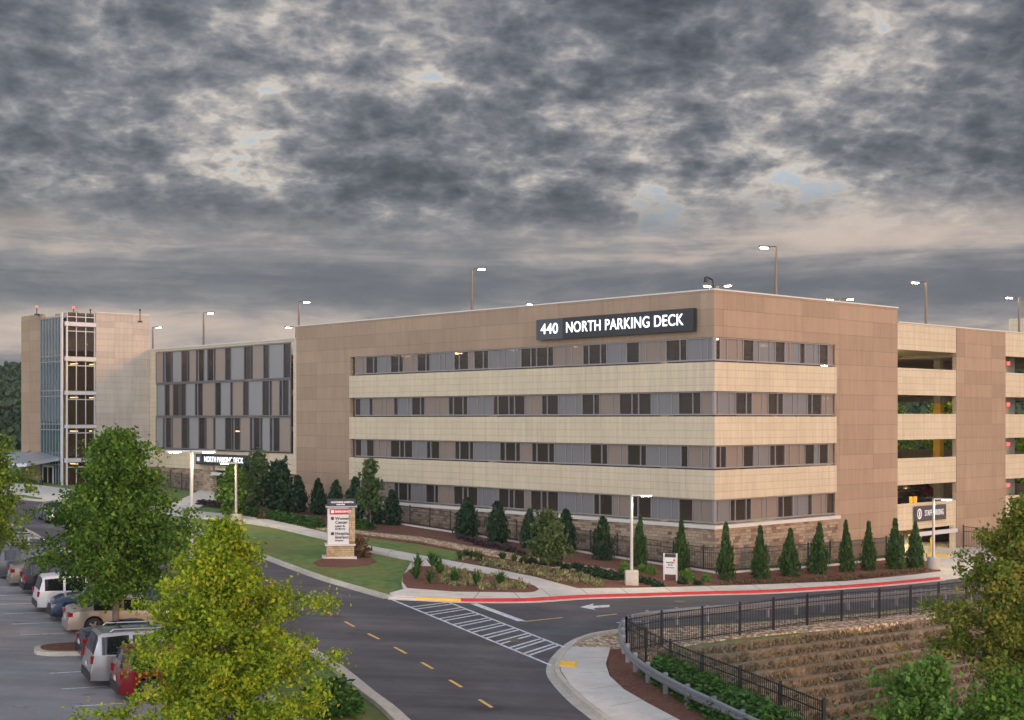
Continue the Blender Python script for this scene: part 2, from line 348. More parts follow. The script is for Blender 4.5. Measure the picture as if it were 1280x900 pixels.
ys=np.unique(np.concatenate([np.linspace(-100,25,12),np.linspace(25,80,130),np.linspace(80,160,50),np.linspace(160,1500,26)]))
mb=MB(); vs=[(x,y,tz(x,y)+(0.0)) for y in ys for x in xs]; nx=len(xs)
mb.add(vs,[(j*nx+i,j*nx+i+1,(j+1)*nx+i+1,(j+1)*nx+i) for j in range(len(ys)-1) for i in range(nx-1)])
for k,f in enumerate(mb.f):
    a=mb.v[f[0]]; mb.m[k]=1 if drop(a[0]+.3,a[1]+.3)>.15 else 0
tag(mb.build('ground',[M['lawn'],M['rgrass']],fix=False),kind='structure')
# ------------------------------------------------------------------ ground layers (all traced on the sloping plane)
def flat(name,pts,z,mat,thick=.3,kind='structure'):
    P=[G(*p) for p in pts]; b=MB(); n=len(P)
    top=[p+Vector((0,0,z)) for p in P]; lo=[p+Vector((0,0,z-thick)) for p in P]
    b.add(top+lo,[tuple(range(n))]+[(i,(i+1)%n,n+(i+1)%n,n+i) for i in range(n)])
    me=b.build(name,mat); bm=bmesh.new(); bm.from_mesh(me.data); bmesh.ops.triangulate(bm,faces=[f for f in bm.faces if len(f.verts)>4]); bm.to_mesh(me.data); bm.free()
    uv=me.data.uv_layers[0]
    return tag(me,kind=kind)
def spline(pts,n=6):
    out=[]; P=[Vector(p[:2]) for p in pts]
    for i in range(len(P)-1):
        p0=P[max(i-1,0)];p1=P[i];p2=P[i+1];p3=P[min(i+2,len(P)-1)]
        for k in range(n):
            t=k/n; out.append(.5*((2*p1)+(p2-p0)*t+(2*p0-5*p1+4*p2-p3)*t*t+(3*p1-p0-3*p2+p3)*t**3))
    out.append(P[-1]); return [(p.x,p.y) for p in out]
LE=[(-160,668),(-60,656),(0,654),(33,665),(62,682),(120,698),(180,716),(245,742),(310,776),(380,812),(412,831),(455,866),(496,900),(600,1010)]   # near kerb of main road
RE=[(-160,612),(0,621),(44,626),(100,629),(150,640),(205,653),(240,661),(320,693),(392,720),(430,732),(486,748)]
KR=[(486,748),(530,750),(576,752),(657,752),(732,747.5),(800,745.5),(880,743),(958,741),(1057,735),(1120,730),(1175,724.5)]
SR=[(1420,728),(1280,744),(1152,757),(1088,764),(985,773),(914,778),(840,783),(777,789)]   # guard-rail side of branch road
IS=[(777,789),(740,795),(721,802),(706,814),(696,827),(693,840),(700,853),(722,876),(750,898),(800,940),(900,1020)]   # rounded corner
road=RE+KR[1:]+[(1200,722),(1300,716),(1420,710)]+SR+IS[1:]+LE[::-1]
flat('road',road,0.0,M['road'])
flat('entry_drive',[(1165,727),(1158,712),(1150,700),(1135,693),(1120,680),(1110,660),(1240,660),(1235,688),(1250,705),(1300,717),(1205,722)],.012,M['concrete'])
LOT=[(-260,640),(-60,664),(20,672),(62,697),(105,720),(160,752),(215,788),(262,822),(315,860),(372,905),(470,1000),(-400,1000)]
flat('parking_lot',LOT,-.01,M['lot'])
KP=[(0,0),(.0,.13),(.16,.14),(.16,0)]
def kerb(name,px,mat,z0=0,prof=None,side=1):
    pr=[(o*side,z) for o,z in (prof or [(-.42,.006),(-.02,.012),(.01,.14),(.18,.145),(.18,-.1),(-.42,-.1)])]
    b=MB(); pts=[G(*p) for p in spline(px)]
    b.sweep([(p.x,p.y,p.z+z0) for p in pts],pr); return tag(b.build(name,mat),kind='structure')
kerb('kerb',LE,M['kerb'],side=-1)
kerb('kerb',RE,M['kerb'],side=1)
kerb('kerb',IS,M['kerb'],prof=[(-.75,.008),(-.02,.016),(.01,.14),(.2,.145),(.2,-.1),(-.75,-.1)],side=1)
kerb('kerb',[p for p in LOT[2:11]],M['kerb'],side=1,prof=[(-.02,.0),(.01,.13),(.17,.135),(.17,-.1),(-.02,-.1)])
kerb('kerb',KR,M['concrete'],prof=[(-.40,.006),(-.02,.012),(-.02,-.1),(-.40,-.1)])
kerb('kerb',KR[3:][:],M['redpaint'],z0=.004,prof=[(-.03,.010),(.0,.145),(.17,.15),(.17,-.1),(-.03,-.1)])
kerb('kerb',[(576,752),(600,752.3),(657,752)],M['redpaint'],z0=.004,prof=[(-.03,.010),(.0,.145),(.17,.15),(.17,-.1),(-.03,-.1)])
kerb('kerb',[(520,749.8),(550,751),(576,752)],M['yellow'],z0=.004,prof=[(-.03,.010),(.0,.12),(.17,.13),(.17,-.1),(-.03,-.1)])
kerb('kerb',[(486,748),(503,749),(520,749.8)],M['concrete'],z0=.002,prof=[(-.03,.010),(.0,.06),(.17,.07),(.17,-.1),(-.03,-.1)])
# footpath
for _p,_l in (((640,800),'road drain cover'),((330,800),''),((850,752),'')):
    _g=G(*_p,.008); _b=MB(); _b.tube([_g-Vector((0,0,.05)),_g+Vector((0,0,.004))],.36,20); tag(_b.build('manhole_cover',M['bronze']),kind='structure')
for _pl in ([(20,800),(60,797),(68,815),(18,820)],[(0,870),(40,868),(46,890),(-4,893)],):
    pass
top=[(180,632),(240,640),(300,646),(340,652),(405,667),(460,684),(516,694.5),(568,704),(617,713),(670,724),(703,733),(722,738),(790,737.5),(860,736),(958,733),(1057,729),(1140,721),(1178,716)]
bot=[(1178,723.5),(1120,729),(1057,734),(958,740),(880,742),(800,744.5),(732,746.5),(657,751),(576,751),(530,749),(490,747),(487,744),(505,739),(502,731),(504,722),(516,701),(460,690),(405,674),(340,659),(300,653),(240,647),(180,640)]
flat('footpath',top+bot,.125,M['concrete'])
M['joint']=simple('joint_dark',(.22,.2,.18),.9,0,.05)
jb=MB()
jl=[((600,742),(592,751.2)),((640,741),(650,751)),((676,738),(690,750)),((725,738),(735,746)),((775,737.5),(785,745)),((830,736.5),(841,743.5)),((885,735.5),(897,742)),((940,733.5),(952,740.5)),((990,731.5),(1003,737.5)),((1040,729.8),(1052,734.5)),((540,699),(535,704.5)),((580,706.5),(574,712)),((625,715),(616,720)),((490,690),(484,695)),((430,675),(424,680))]
for a,b_ in jl:
    A=G(*a,.129);B=G(*b_,.129); d=(B-A).normalized(); n=Vector((-d.y,d.x,0))*.02; jb.quad(A-n,B-n,B+n,A+n)
tag(jb.build('footpath_joints',M['joint']),kind='structure')
jb=MB()
for a,b_ in [((716,826),(760,826)),((722,846),(768,843)),((738,866),(786,859)),((762,888),(816,877)),((800,912),(850,900))]:
    A=G(*a,.134);B=G(*b_,.134); d=(B-A).normalized(); n=Vector((-d.y,d.x,0))*.015; jb.quad(A-n,B-n,B+n,A+n)
tag(jb.build('footpath_joints',M['joint']),kind='structure')
# beds
flat('mulch_bed',[(230,629),(250,622),(300,626),(380,634),(440,645),(503,651),(568,660),(644,673),(729,686),(824,700),(893,712),(960,711),(1044,706),(1132,698),(1160,703),(1176,714),(1140,720),(1057,728),(958,732),(860,735),(790,736.5),(722,737),(703,732),(670,723),(617,712),(568,703),(562,701),(581,699),(590,694),(584,691),(525,680),(450,670),(405,656),(340,644),(290,635)],.06,M['mulch'])
flat('gravel_strip',[(300,643),(380,654),(437,662),(460,666),(525,672),(591,684.5),(644,693.5),(709,705),(768,712.5),(772,715.5),(739,716.5),(690,711),(644,701.5),(591,692),(525,678),(460,670),(437,666.5),(380,658.5),(300,647.5)],.075,M['gravel'])
flat('mulch_bed',[(504,721),(519,710),(558,711.5),(601,718.5),(644,727),(668,735),(674,739.5),(668,742.5),(657,743.5),(568,742.5),(509,738),(503,730)],.14,M['mulch'])
flat('mulch_bed',[(392,703),(405,698),(440,694),(465,698),(471,702),(460,706),(430,709),(400,708)],.02,M['mulch'])
flat('mulch_bed',[(20,676),(60,700),(110,728),(170,765),(215,795),(233,805),(228,790),(180,757),(120,721),(70,692),(35,674)],.03,M['mulch'])
# corner pad, mulch and gravel by the guard rail
flat('footpath',[(708,812),(763,813),(757,833),(762,849),(780,866),(809,883),(850,905),(920,950),(850,978),(770,910),(738,883),(712,859),(701,842),(699,829)],.13,M['concrete'])
flat('mulch_bed',[(763,813.5),(778,812),(790,826),(822,848),(860,868),(920,900),(1000,940),(960,975),(852,905),(811,883),(782,866),(764,849),(759,833)],.05,M['mulch'])
flat('gravel_strip',[(714,811.5),(724,803),(742,797),(778,791),(840,785),(914,780.5),(985,775.5),(1088,767),(1152,760),(1300,745),(1300,756),(1186,769.5),(1071,784.5),(1000,790),(925,797),(828,811),(800,827),(790,825),(778,811.5),(763,813)],.03,M['gravel'])
# markings
_c=G(709,834); _b=MB(); _d=(G(706,843)-G(712,826)); _d.z=0; _d.normalize(); _n=Vector((-_d.y,_d.x,0))
for _i in range(4):
    for _j in range(6):
        _o=_c+_n*((_i-1.5)*.15)+_d*((_j-2.5)*.17); _b.box(_o.x-.06,_o.x+.06,_o.y-.06,_o.y+.06,gz(_o.x,_o.y)+.125,gz(_o.x,_o.y)+.152)
_e=[_c+_n*x*.38+_d*y*.55 for x,y in ((-1,-1),(1,-1),(1,1),(-1,1))]; _b.prism([(p.x,p.y) for p in _e],.05,.146,fn=gz)
tag(_b.build('tactile_paving',M['yellow']),kind='structure')
def stripe(name,segs,mat,w=.1,z=.006):
    b=MB()
    for a,c in segs:
        A=G(*a,z);B=G(*c,z); d=(B-A); d.z=0; d.normalize(); n=Vector((-d.y,d.x,0))*(w/2)
        b.quad(A-n,B-n,B+n,A+n)
    for k,v in enumerate(b.v): b.v[k]=(v[0],v[1],gz(v[0],v[1])+z)
    return tag(b.build(name,mat),kind='structure')
stripe('centre_line',[((405,762.5),(415,768.5)),((431,777),(443,783.5)),((460,792),(474,799)),((493,809),(508,817)),((527,828),(541,836)),((562,850),(577,859)),((599,874.5),(615,884.5)),((373,741),(381,746)),((240,698),(253,704)),((330,724),(340,729)),((290,712),(300,716.5))],M['lane_y'],.13)
stripe('lane_mark',[((247,676),(256,679))],M['lane_w'],.12)
stripe('lane_line',[((655,777),(703,772)),((746,770.5),(771,767.5)),((811,766),(835,763.5)),((876,763),(899,760)),((940,757),(960,755)),((1010,751),(1035,748.5)),((1080,744),(1102,741))],M['lane_y'],.12)
stripe('stop_bar',[((592,754.5),(652,776.5))],M['lane_w'],.42)
stripe('lane_line',[((771,778.5),(802,777)),((800,772.5),(850,770))],M['lane_w'],.14)
# crossing: two long edges and paired rungs
e0,e1=(486,748),(693,833.5); f0,f1=(561,753),(709,810.5)
segs=[(e0,e1),(f0,f1)]
for k in range(9):
    t=.13+k*.085; t2=.0+k*.112
    a=(e0[0]+(e1[0]-e0[0])*t,e0[1]+(e1[1]-e0[1])*t); c=(f0[0]+(f1[0]-f0[0])*t2,f0[1]+(f1[1]-f0[1])*t2)
    segs.append((a,c)); 
    t+=.03; t2+=.036
    a=(e0[0]+(e1[0]-e0[0])*t,e0[1]+(e1[1]-e0[1])*t); c=(f0[0]+(f1[0]-f0[0])*t2,f0[1]+(f1[1]-f0[1])*t2); segs.append((a,c))
stripe('crossing_lines',segs,M['lane_w'],.15,.008)
b=MB()
P=[G(*p,.007) for p in [(725,759),(742,754.5),(741,757.3),(762,756.2),(762,758.8),(742,760.2),(744,762.5)]]; b.add(P,[tuple(range(7))]); tag(b.build('turn_arrow',M['lane_w']),kind='structure')
SD=R(27); sdir=Vector((math.cos(SD),math.sin(SD),0)); adir=Vector((-math.sin(SD),math.cos(SD),0))
sb=MB()
base=G(77,861)
for k in (-2.65,0,2.65,10.45,13.1,15.8,18.5,21.2,23.9,26.6,29.3,32.,34.7,37.4):
    A=base+adir*k
    A=Vector((A.x,A.y,0)); B=A+sdir*5.0; n=adir*.05
    q=[A-n,B-n,B+n,A+n]; q=[(p.x,p.y,gz(p.x,p.y)+-.01+.006) for p in q]; sb.quad(*q)
tag(sb.build('bay_lines',M['lane_w']),kind='structure')
isl=base+adir*6.55
def island(c,w,l):
    pts=[]
    for k in range(24):
        t=2*PI*k/24; ex=abs(math.cos(t))**.5*math.copysign(1,math.cos(t)); ey=abs(math.sin(t))**.7*math.copysign(1,math.sin(t))
        p=c+sdir*(l/2+ex*l/2)+adir*ey*w/2; pts.append((p.x,p.y))
    b=MB(); b.prism(pts,-.2,.14,fn=gz); tag(b.build('island_kerb',M['kerb']),kind='structure')
    cx=sum(p[0] for p in pts)/24; cy=sum(p[1] for p in pts)/24
    b=MB(); b.prism([(cx+(x-cx)*.93,cy+(y-cy)*.86) for x,y in pts],.0,.17,fn=gz); tag(b.build('island_bed',M['mulch']),kind='structure')
island(isl,2.0,6.)
# ------------------------------------------------------------------ building coordinates: s along left facade, t along right facade
BS=1.03; CX,CY=12.46,83.75
def Wp(s,t,z): return Vector(((CX+RL.x*s+RT.x*t)*BS,(CY+RL.y*s+RT.y*t)*BS,z*BS+HC))
def sL(px,t=0.): # s on plane t for image column
    u=(px-640)/F; x0=CX+RT.x*t; y0=CY+RT.y*t
    return (x0-u*y0)/(u*RL.y-RL.x)
def tR(px,s=0.):
    u=(px-640)/F; x0=CX+RL.x*s; y0=CY+RL.y*s
    return (x0-u*y0)/(u*RT.y-RT.x)
def bb(b,s0,s1,t0,t1,z0,z1,m=0):
    b.hexa([Wp(s0,t0,z0),Wp(s1,t0,z0),Wp(s1,t1,z0),Wp(s0,t1,z0),Wp(s0,t0,z1),Wp(s1,t0,z1),Wp(s1,t1,z1),Wp(s0,t1,z1)],m)
def bpart(name,mat,parent,*boxes):
    b=MB()
    for q in boxes: bb(b,*q)
    return b.build(name,mat,parent)
deck=empty('parking_deck',Wp(0,0,-10),0,'large four storey tan and cream concrete parking deck with ribbon windows','parking deck')
ROWS=[(5.04,3.56),(1.69,.18),(-1.67,-3.14),(-5.02,-6.52)]
TOP=7.92; LOW=6.88; sP=sL(438); sW=sL(442.5); sE=sL(370.5); tP=12.95; tP2=20.76; tC=28.93; tB=36.5
# walls
bpart('parapet_wall',M['brown'],deck,(0,sE,0,.3,5.04,TOP))
bpart('parapet_wall',M['brown'],deck,(.0,.3,.3,tP2,5.04,TOP))
bpart('parapet_wall',M['brown'],deck,(sE-.3,sE,.3,9,5.0,TOP),(.3,14,tP2-.3,tP2,5.0,TOP))
bpart('brown_wall',M['brown'],deck,(sP,sE,0.,.3,-13,5.04-.001))
bpart('brown_wall',M['brown'],deck,(0,.3,tP,tP2,-13,5.04-.001))
bpart('brown_wall',M['brown'],deck,(-.06,.3,tC,tB,-13,LOW+.02))
bpart('brown_wall',M['brown'],deck,(-.06,.3,45.,53,-13,LOW+.02))
cps=[(3.5,1.69),(.12,-1.67),(-3.2,-5.02)]
for z1,z0 in cps:
    bpart('cream_band',M['cream'],deck,(-.12,sP,-.12,.3,z0,z1))
    bpart('cream_band',M['cream'],deck,(-.12,.3,.302,tP-.002,z0,z1))
for a,c in ((tP2,tC),(tB,45.)):
    for z1,z0 in ((LOW,4.98),(3.66,1.71),(.33,-1.55),(-2.9,-4.83),(-6.2,-8.1 if a==tP2 else -13)):
        bpart('cream_band',M['cream'],deck,(0,.25,a+.002,c-.002,z0,z1))
bpart('coping',M['ledge'],deck,(-.05,sE+.05,-.05,.35,TOP,TOP+.09),(-.05,.35,.352,tP2+.05,TOP,TOP+.09))
bpart('coping',M['ledge'],deck,(-.04,.3,tP2+.06,53,LOW+.021,LOW+.1))
bpart('stone_base',M['stone'],deck,(-.10,sP-.3,-.10,.28,-13,-6.82)); bpart('stone_base',M['stone'],deck,(-.10,.28,.282,tP+.25,-13,-6.82))
bpart('stone_ledge',M['ledge'],deck,(-.26,sP-.2,-.26,.28,-6.819,-6.60)); bpart('stone_ledge',M['ledge'],deck,(-.26,.28,.282,tP+.3,-6.819,-6.60))
# ribbon windows
PM={'D':('dark_pane',M['darkp']),'G':('grey_panel',M['greyp']),'T':('tan_panel',M['tanp'])}
def ribbon(face,zt,zb,items,name='ribbon_window',rec=.16,mull=.06,fr=.09,x0=None,x1=None,par=None):
    """face 'L' along s at t, 'R' along t at s; items (px0,px1,type)"""
    cv=(lambda p:sL(p)) if face=='L' else (lambda p:tR(p))
    it=[(cv(a),cv(c),k) for a,c,k in items]
    lo=min(min(a,c) for a,c,_ in it); hi=max(max(a,c) for a,c,_ in it)
    if x0 is not None: lo=x0
    if x1 is not None: hi=x1
    fb=MB()
    def add(b,a,c,d0,d1,z0,z1):
        if face=='L': bb(b,a,c,d0,d1,z0,z1)
        else: bb(b,d0,d1,a,c,z0,z1)
    win=MB()
    # sill and head rails, mullions
    add(fb,lo,hi,rec-.08,rec+.06,zb,zb+fr); add(fb,lo,hi,rec-.08,rec+.06,zt-fr,zt)
    eds=sorted(set([round(v,2) for a,c,_ in it for v in (a,c)])); e2=[]
    for e in eds:
        if not e2 or e-e2[-1]>.22: e2.append(e)
    for e in e2:
        add(fb,e-mull/2,e+mull/2,rec-.06,rec+.05,zb+fr+.001,zt-fr-.001)
    win=fb.build(name,M['frame'] if name=='ribbon_window' else M['sframe'],deck)
    for a,c,k in it:
        a,c=min(a,c),max(a,c)
        if c-a<.05: continue
        pb=MB(); o=rec if k!='D' else rec+.03
        add(pb,a+.01,c-.01,o,o+.02,zb+.02,zt-.02)
        pb.build(PM[k][0],PM[k][1] if name=='ribbon_window' else M[{'D':'darks','G':'greys','T':'tans'}[k]],win)
    return win
def parse(s):
    out=[]; prev=None
    for tok in s.split():
        if tok[0] in 'DGT': out.append((prev,float(tok[1:]),tok[0])); prev=float(tok[1:])
        else: prev=float(tok)
    return out
LR=["442.5 T451.5 T456 D465.3 D470.6 G480.5 G486.5 D497 D502.6 T514 T520 D531 D536 G548.5 G554.5 G566 D572.5 D584 T591 D602.5 D609 G622.5 G629 G642.5 G649.5 D662 D669 D683 D690.5 T705 T713 T727 D734.5 D749 D757 G774 G781.5 D797.5 T806 T822.5 T831 D848.5 D857 G875 G883.5 G892.3",
"442.5 D449.5 G460 D464.5 T475 T481 T490.5 D496 G508.5 G513 D524 D529.5 T541.5 T547.5 T559 D565 D577 D583 G596 G602.5 G615 D621 D634.5 D641.5 D654.5 T661.5 T675.5 D682.5 D696.5 G704 G718.5 G726 D740.5 D748 T764 T772.5 D788.5 D796.5 D812.5 G821 G838 G846.5 D864.5 D874.5 T892.3",
"442.5 D450.5 G456.5 D466 T472 T481 T486.5 D498 D504 D514 G520 G531.5 D537 D548 T554.5 T567 D573 D585 D590.5 G604 G610 G623 D630 D643 D649 T663 D669.5 D684 D691.5 G706 G713 G728 G736 D750.5 D758 T774.5 T782.5 D799 D806.5 G823 G832 G849.5 D858.5 T876 T884.5 T892.3",
"442.5 D449 G459 G466 T475 T482 T491 D496.5 D508 D512.5 G524.5 G530.5 D541.5 D546.5 T559 T565.5 D577 D583 D595.5 G602 G615 G621.5 D634.5 D641 D654 T661.5 D675 D682.5 D696.5 G704 G718.5 G726 G740.5 D748 D764 T772 T788.5 D796 D812.5 G821 G838 G847 D864.5 T874 T892.3"]
RR=["893.7 D902 T910.5 T924 T931 D944 G951 G964 G971 D983 T989 G1001.5 D1008 G1020 G1026 D1037 T1044.3",
"893.7 G900 G914 G921.5 D935 D942 T955 T962 D974 D981 G993.5 G1000 G1011 D1017 D1029 T1035 T1044.3",
"893.7 D902.5 D910 T924 T931 D944 G951 G964 D971 D983 T989 T1001.5 T1008 D1020 G1026 D1037 T1044.3",
"893.7 G900 G914.5 D921 D934.5 D941 T955 T961 T974 D981 D993 G1000 G1011.5 D1017 T1029 T1035 D1044.3"]
for (zt,zb),l,r in zip(ROWS,LR,RR):
    ribbon('L',zt,zb+.02,parse(l),x0=.05); ribbon('R',zt,zb+.02,parse(r),x0=.02)
bpart('corner_post',M['frame'],deck,*[(-.0,.12,-.0,.12,zb+.02,zt) for zt,zb in ROWS])
# screened wing
sS=sL(187); q0=sL(196.5); q1=sL(366.3); zS=[6.60,3.42,.15,-3.0]; zc=-4.84
bpart('cream_wall',M['cream'],deck,(sE+.01,sS,.02,.30,zS[0]+.06,LOW),(q1-.0,sE+.01,.02,.30,zc,zS[0]+.06) if False else (sE+.01,q1,.02,.30,zc,zS[0]+.059))
bpart('cream_wall',M['cream'],deck,(q0,sS,.02,.30,zc,zS[0]+.059)); bpart('cream_wall',M['cream'],deck,(q1+.001,q0-.001,.02,.30,zc,zS[3]-.06))
bpart('coping',M['ledge'],deck,(sE+.06,sS,-.05,.35,LOW,LOW+.1))
SC=[("38 T88 D97 G105 D140 G145 D155 G218 D255 G258 D272 T320 D330 T338 D375 G400 D438 G445 D455 T525 D565 G658 D700 G705 D718 T795 D833 G937 D984"),
("38 D44 G100 D134 T157 D195 G200 D210 G212 D248 G313 D325 G333 D366 T455 D495 G562 D578 T652 D690 G788 D830 G838 D852 T907 D922 G930 D970 G984"),
("38 G88 D98 G106 D140 T147 D155 T218 D258 G262 D272 G338 D378 G383 D393 T442 D455 G525 D565 G570 D582 G590 D630 T700 D715 G725 D765 G772 D785 G840 D855 G865 D907 T984")]
for k in range(3):
    it=[(a/5.627+190,c/5.627+190,t) for a,c,t in parse(SC[k])]
    ribbon('L',zS[k],zS[k+1]+.04,it,'screen_wall',rec=-.12,mull=.035,fr=.10)
# stone base of the wing with entrance opening
e0s,e1s=sL(345),sL(262)
bpart('stone_base',M['stone'],deck,(e1s,sS,.25,.6,-13,zc)); bpart('stone_base',M['stone'],deck,(sE,e0s,.25,.6,-13,zc))
bpart('stone_pier',M['stone'],deck,(e1s-.9,e1s+.9,-.15,.249,-13,zc+.5))
bpart('height_bar',M['white'],deck,(e0s+1,e1s-1.1,-.5,-.3,-5.3,-5.02))
# entrance bay on the right facade
bpart('height_bar',M['white'],deck,(-.25,-.05,tP2+1.9,tC-.2,-8.62,-8.32))
bpart('jamb',M['cream'],deck,(.0,.3,tC-.45,tC-.01,-13,-8.11))
# structure
FL=[5.55,2.5,-.85,-4.2,-7.3]; D1=58.
for k,z in enumerate(FL):
    sl_=bpart('floor_slab',M['intc'],deck,(.31,sS-.02,.31,D1,z-.3,z))
    bm_=MB()
    for t in (18.,36.,54.): bb(bm_,.4,sS-.1,t-.2,t+.2,z-.55,z-.301)
    for s in (1.2,9,18,27,36,45,54,63): bb(bm_,s-.2,s+.2,.4,D1-.1,z-.50,z-.302)
    bm_.build('beam',M['intc'],sl_)
    if k<5:
        for s,t in ([(q_,4.) for q_ in (3,9.5,16,22.5,29,35.5,50,62)]+[(6,13.)] if k<4 else [(3,4.),(10,4.)]):
                bpart('ceiling_light',M['ceil'],sl_,(s-.35,s+.35,t-.09,t+.09,z-.42,z-.36))
        for s,t in ((2.,22.5),(4.5,26.),(8.,29.),(11.,33.),(15.,37.),(20.,41.),(3.,38.5)): bpart('ceiling_light',M['ceil'],sl_,(s-.35,s+.35,t-.12,t+.12,z-.66,z-.58))
for s in (9.,27.,45.,63.):
    for t in (6.,18.,30.,42.,54.):
        for z0,z1 in zip([-12.]+FL[::-1][:-1],[z-.31 for z in FL[::-1]]):
            pass
        bpart('column',M['intc'],deck,*[(s-.3,s+.3,t-.3,t+.3,z0+.002,z1) for z0,z1 in zip([-12.]+FL[::-1][:-1],[z-.31 for z in FL[::-1]])])
bpart('core_wall',M['intwarm'],deck,(17,60,24.,24.3,-12,5.2))
bpart('rear_wall',M['cream'],deck,*[(0,sS,D1+.01,D1+.3,z-.8,z+1.05) for z in FL[:]])
bpart('end_wall',M['cream'],deck,(sS-.3,sS-.03,.61,D1,-12,LOW-.03))
bpart('ground_slab',M['intc'],deck,(.31,40,20.,D1,-12,-10.0)) 
bpart('ramp_wall',M['intwarm'],deck,(8.,8.3,20,D1,-10,-8.2),(9,30,33,33.3,-3.9,-2.2))
bpart('interior_wall',M['intwarm'],deck,(.4,12,tP2-.0,tP2+.25,-11,-8.0),(sE,sS,9,9.3,-12,-4.5))
for s_,t_ in ((4,25),(8,30),(3,40)): bpart('ceiling_light',M['ceil'],deck,(s_-.4,s_+.4,t_-.1,t_+.1,-8.25,-8.18))
bpart('bay_wall',M['intc'],deck,(3.5,3.7,tB+3,45,-12,5.2))
# exit signs seen in the openings at far right
for z in (4.45,1.15,-2.05,-5.35): tag(bpart('exit_light',M['red_em'],None,(.2,.3,tR(1264)-.15,tR(1264)+.15,z-.14,z+.1)),'red light in the far right deck opening'+{4.45:' on the top level',1.15:' on the second level down',-2.05:' on the third level down',-5.35:' on the lowest level'}[z],'red light','red lights in the far right openings')
# ------------------------------------------------------------------ stair tower
TT=10.35; t1_=-8.99; tw=empty('stair_tower',Wp(sS,0,-10),0,'tall glass cornered stair tower at the far left end of the deck','stair tower')
bpart('panel_wall',panel_mat('tower_panel',(.48,.42,.345),2.0,.62,0,.6),tw,(sS+.0,sS+.3,-5.73,0.0,-13,TT-.0)) 
sF=77.3-.0; sG=80.6
bpart('brown_wall',M['brown'],tw,(sF,sG+1.8,-8.9,-8.6,-13,TT)); bpart('brown_wall',M['brown'],tw,(sG+1.5,sG+1.8,-8.6,0,-13,TT)); bpart('brown_wall',M['brown'],tw,(sS+.31,sG+1.5,-.3,0,0,TT))
bpart('roof',M['intc'],tw,(sS+.31,sG+1.49,-8.59,-.31,TT-.6,TT-.3))
bpart('parapet_trim',M['ledge'],tw,(sS-.04,sS+.34,-5.73,.0,TT,TT+.08))
bpart('brown_wall',M['brown'],tw,(sS+.5,sF-.01,-7.6,-7.3,9.3,TT+.05))
# glazed bay on right face
beams=[(9.38,8.86),(6.03,5.52),(2.7,2.25),(-.58,-1.0),(-3.8,-4.3)]
for a_,b_ in beams: bpart('white_beam',M['white'],tw,(sS-.10,sS+.14,-8.64,-5.74,b_+.06,a_-.06))
zs=[TT-.1,9.38,8.86,6.03,5.52,2.7,2.25,-.58,-1.0,-3.8,-4.3,-10.5]
for i in range(0,12,2):
    g=bpart('bay_glazing',M['bglass'],tw,(sS+.25,sS+.28,-8.6,-5.74,zs[i+1],zs[i]))
    bpart('mullion',M['white'],g,*([(sS+.15,sS+.24,tt-.035,tt+.035,zs[i+1],zs[i]) for tt in (-5.8,-6.7,-7.65,-8.58)]+[(sS+.16,sS+.23,-8.6,-5.8,zs[i]-.45,zs[i]-.37)]))
for z in (5.8,2.5,-.8,-4.05):
    bpart('landing',M['intc'],tw,(sS+.4,sG+1.4,-8.3,-.4,z-.15,z+.12))
bpart('interior_wall',M['intwarm'],tw,(sF-.5,sF-.2,-8.3,-.4,-10,TT-.7),(sS+.4,sF-.6,-3,-2.8,-10,TT-.7))
for z in (5.2,1.9,-1.4,-4.6):
    bpart('ceiling_light',M['ceil2'],tw,(sS+1.2,sS+2.6,-7.2,-7.0,z+.1,z+.2),(sS+1.2,sS+2.6,-5.2,-5.0,z+.1,z+.2))
# corner column and brackets
def bcol(name,s,t,r,z0,z1,par,mat,n=10):
    b=MB(); b.tube([Wp(s,t,z0),Wp(s,t,z1)],r,n); return b.build(name,mat,par,smooth=False)
bpart('corner_column',M['white'],tw,(sS-.1,sS+.2,-9.25,-9.11,-13,TT-.15)); bpart('corner_column',M['white'],tw,(sS-.36,sS-.22,-8.9,-8.76,-13,9.0))
for a_,b_ in beams: bpart('bracket',M['white'],tw,(sS-.42,sS-.102,-9.0,-8.66,b_+.05,a_-.05))
# curtain wall
cw=bpart('curtain_glass',M['tglass'],tw,(sS+.3,sF,-9.05,-9.02,-10.5,9.75))
b=MB()
for k in range(8):
    s_=sS+.3+(sF-sS-.3)*k/7; bb(b,s_-.02,s_+.02,-9.12,-9.052,-10.5,9.8)
for z in (9.78,6.05,5.5,2.7,2.15,-.55,-1.1,-3.9,-4.5): bb(b,sS+.31,sF,-9.13,-9.054,z-.05,z+.05)
b.build('mullion',M['frame'],cw)
dr=bpart('door_frame',M['white'],tw,(sS+1.9,sS+4.3,-9.25,-9.16,-4.75,-4.6),*[(sS+a,sS+a+.12,-9.25,-9.16,-7.3,-4.751) for a in (1.9,3.04,4.18)])
bpart('door_leaf',M['bglass'],dr,(sS+2.03,sS+3.03,-9.22,-9.19,-7.2,-4.76),(sS+3.17,sS+4.17,-9.22,-9.19,-7.2,-4.76))
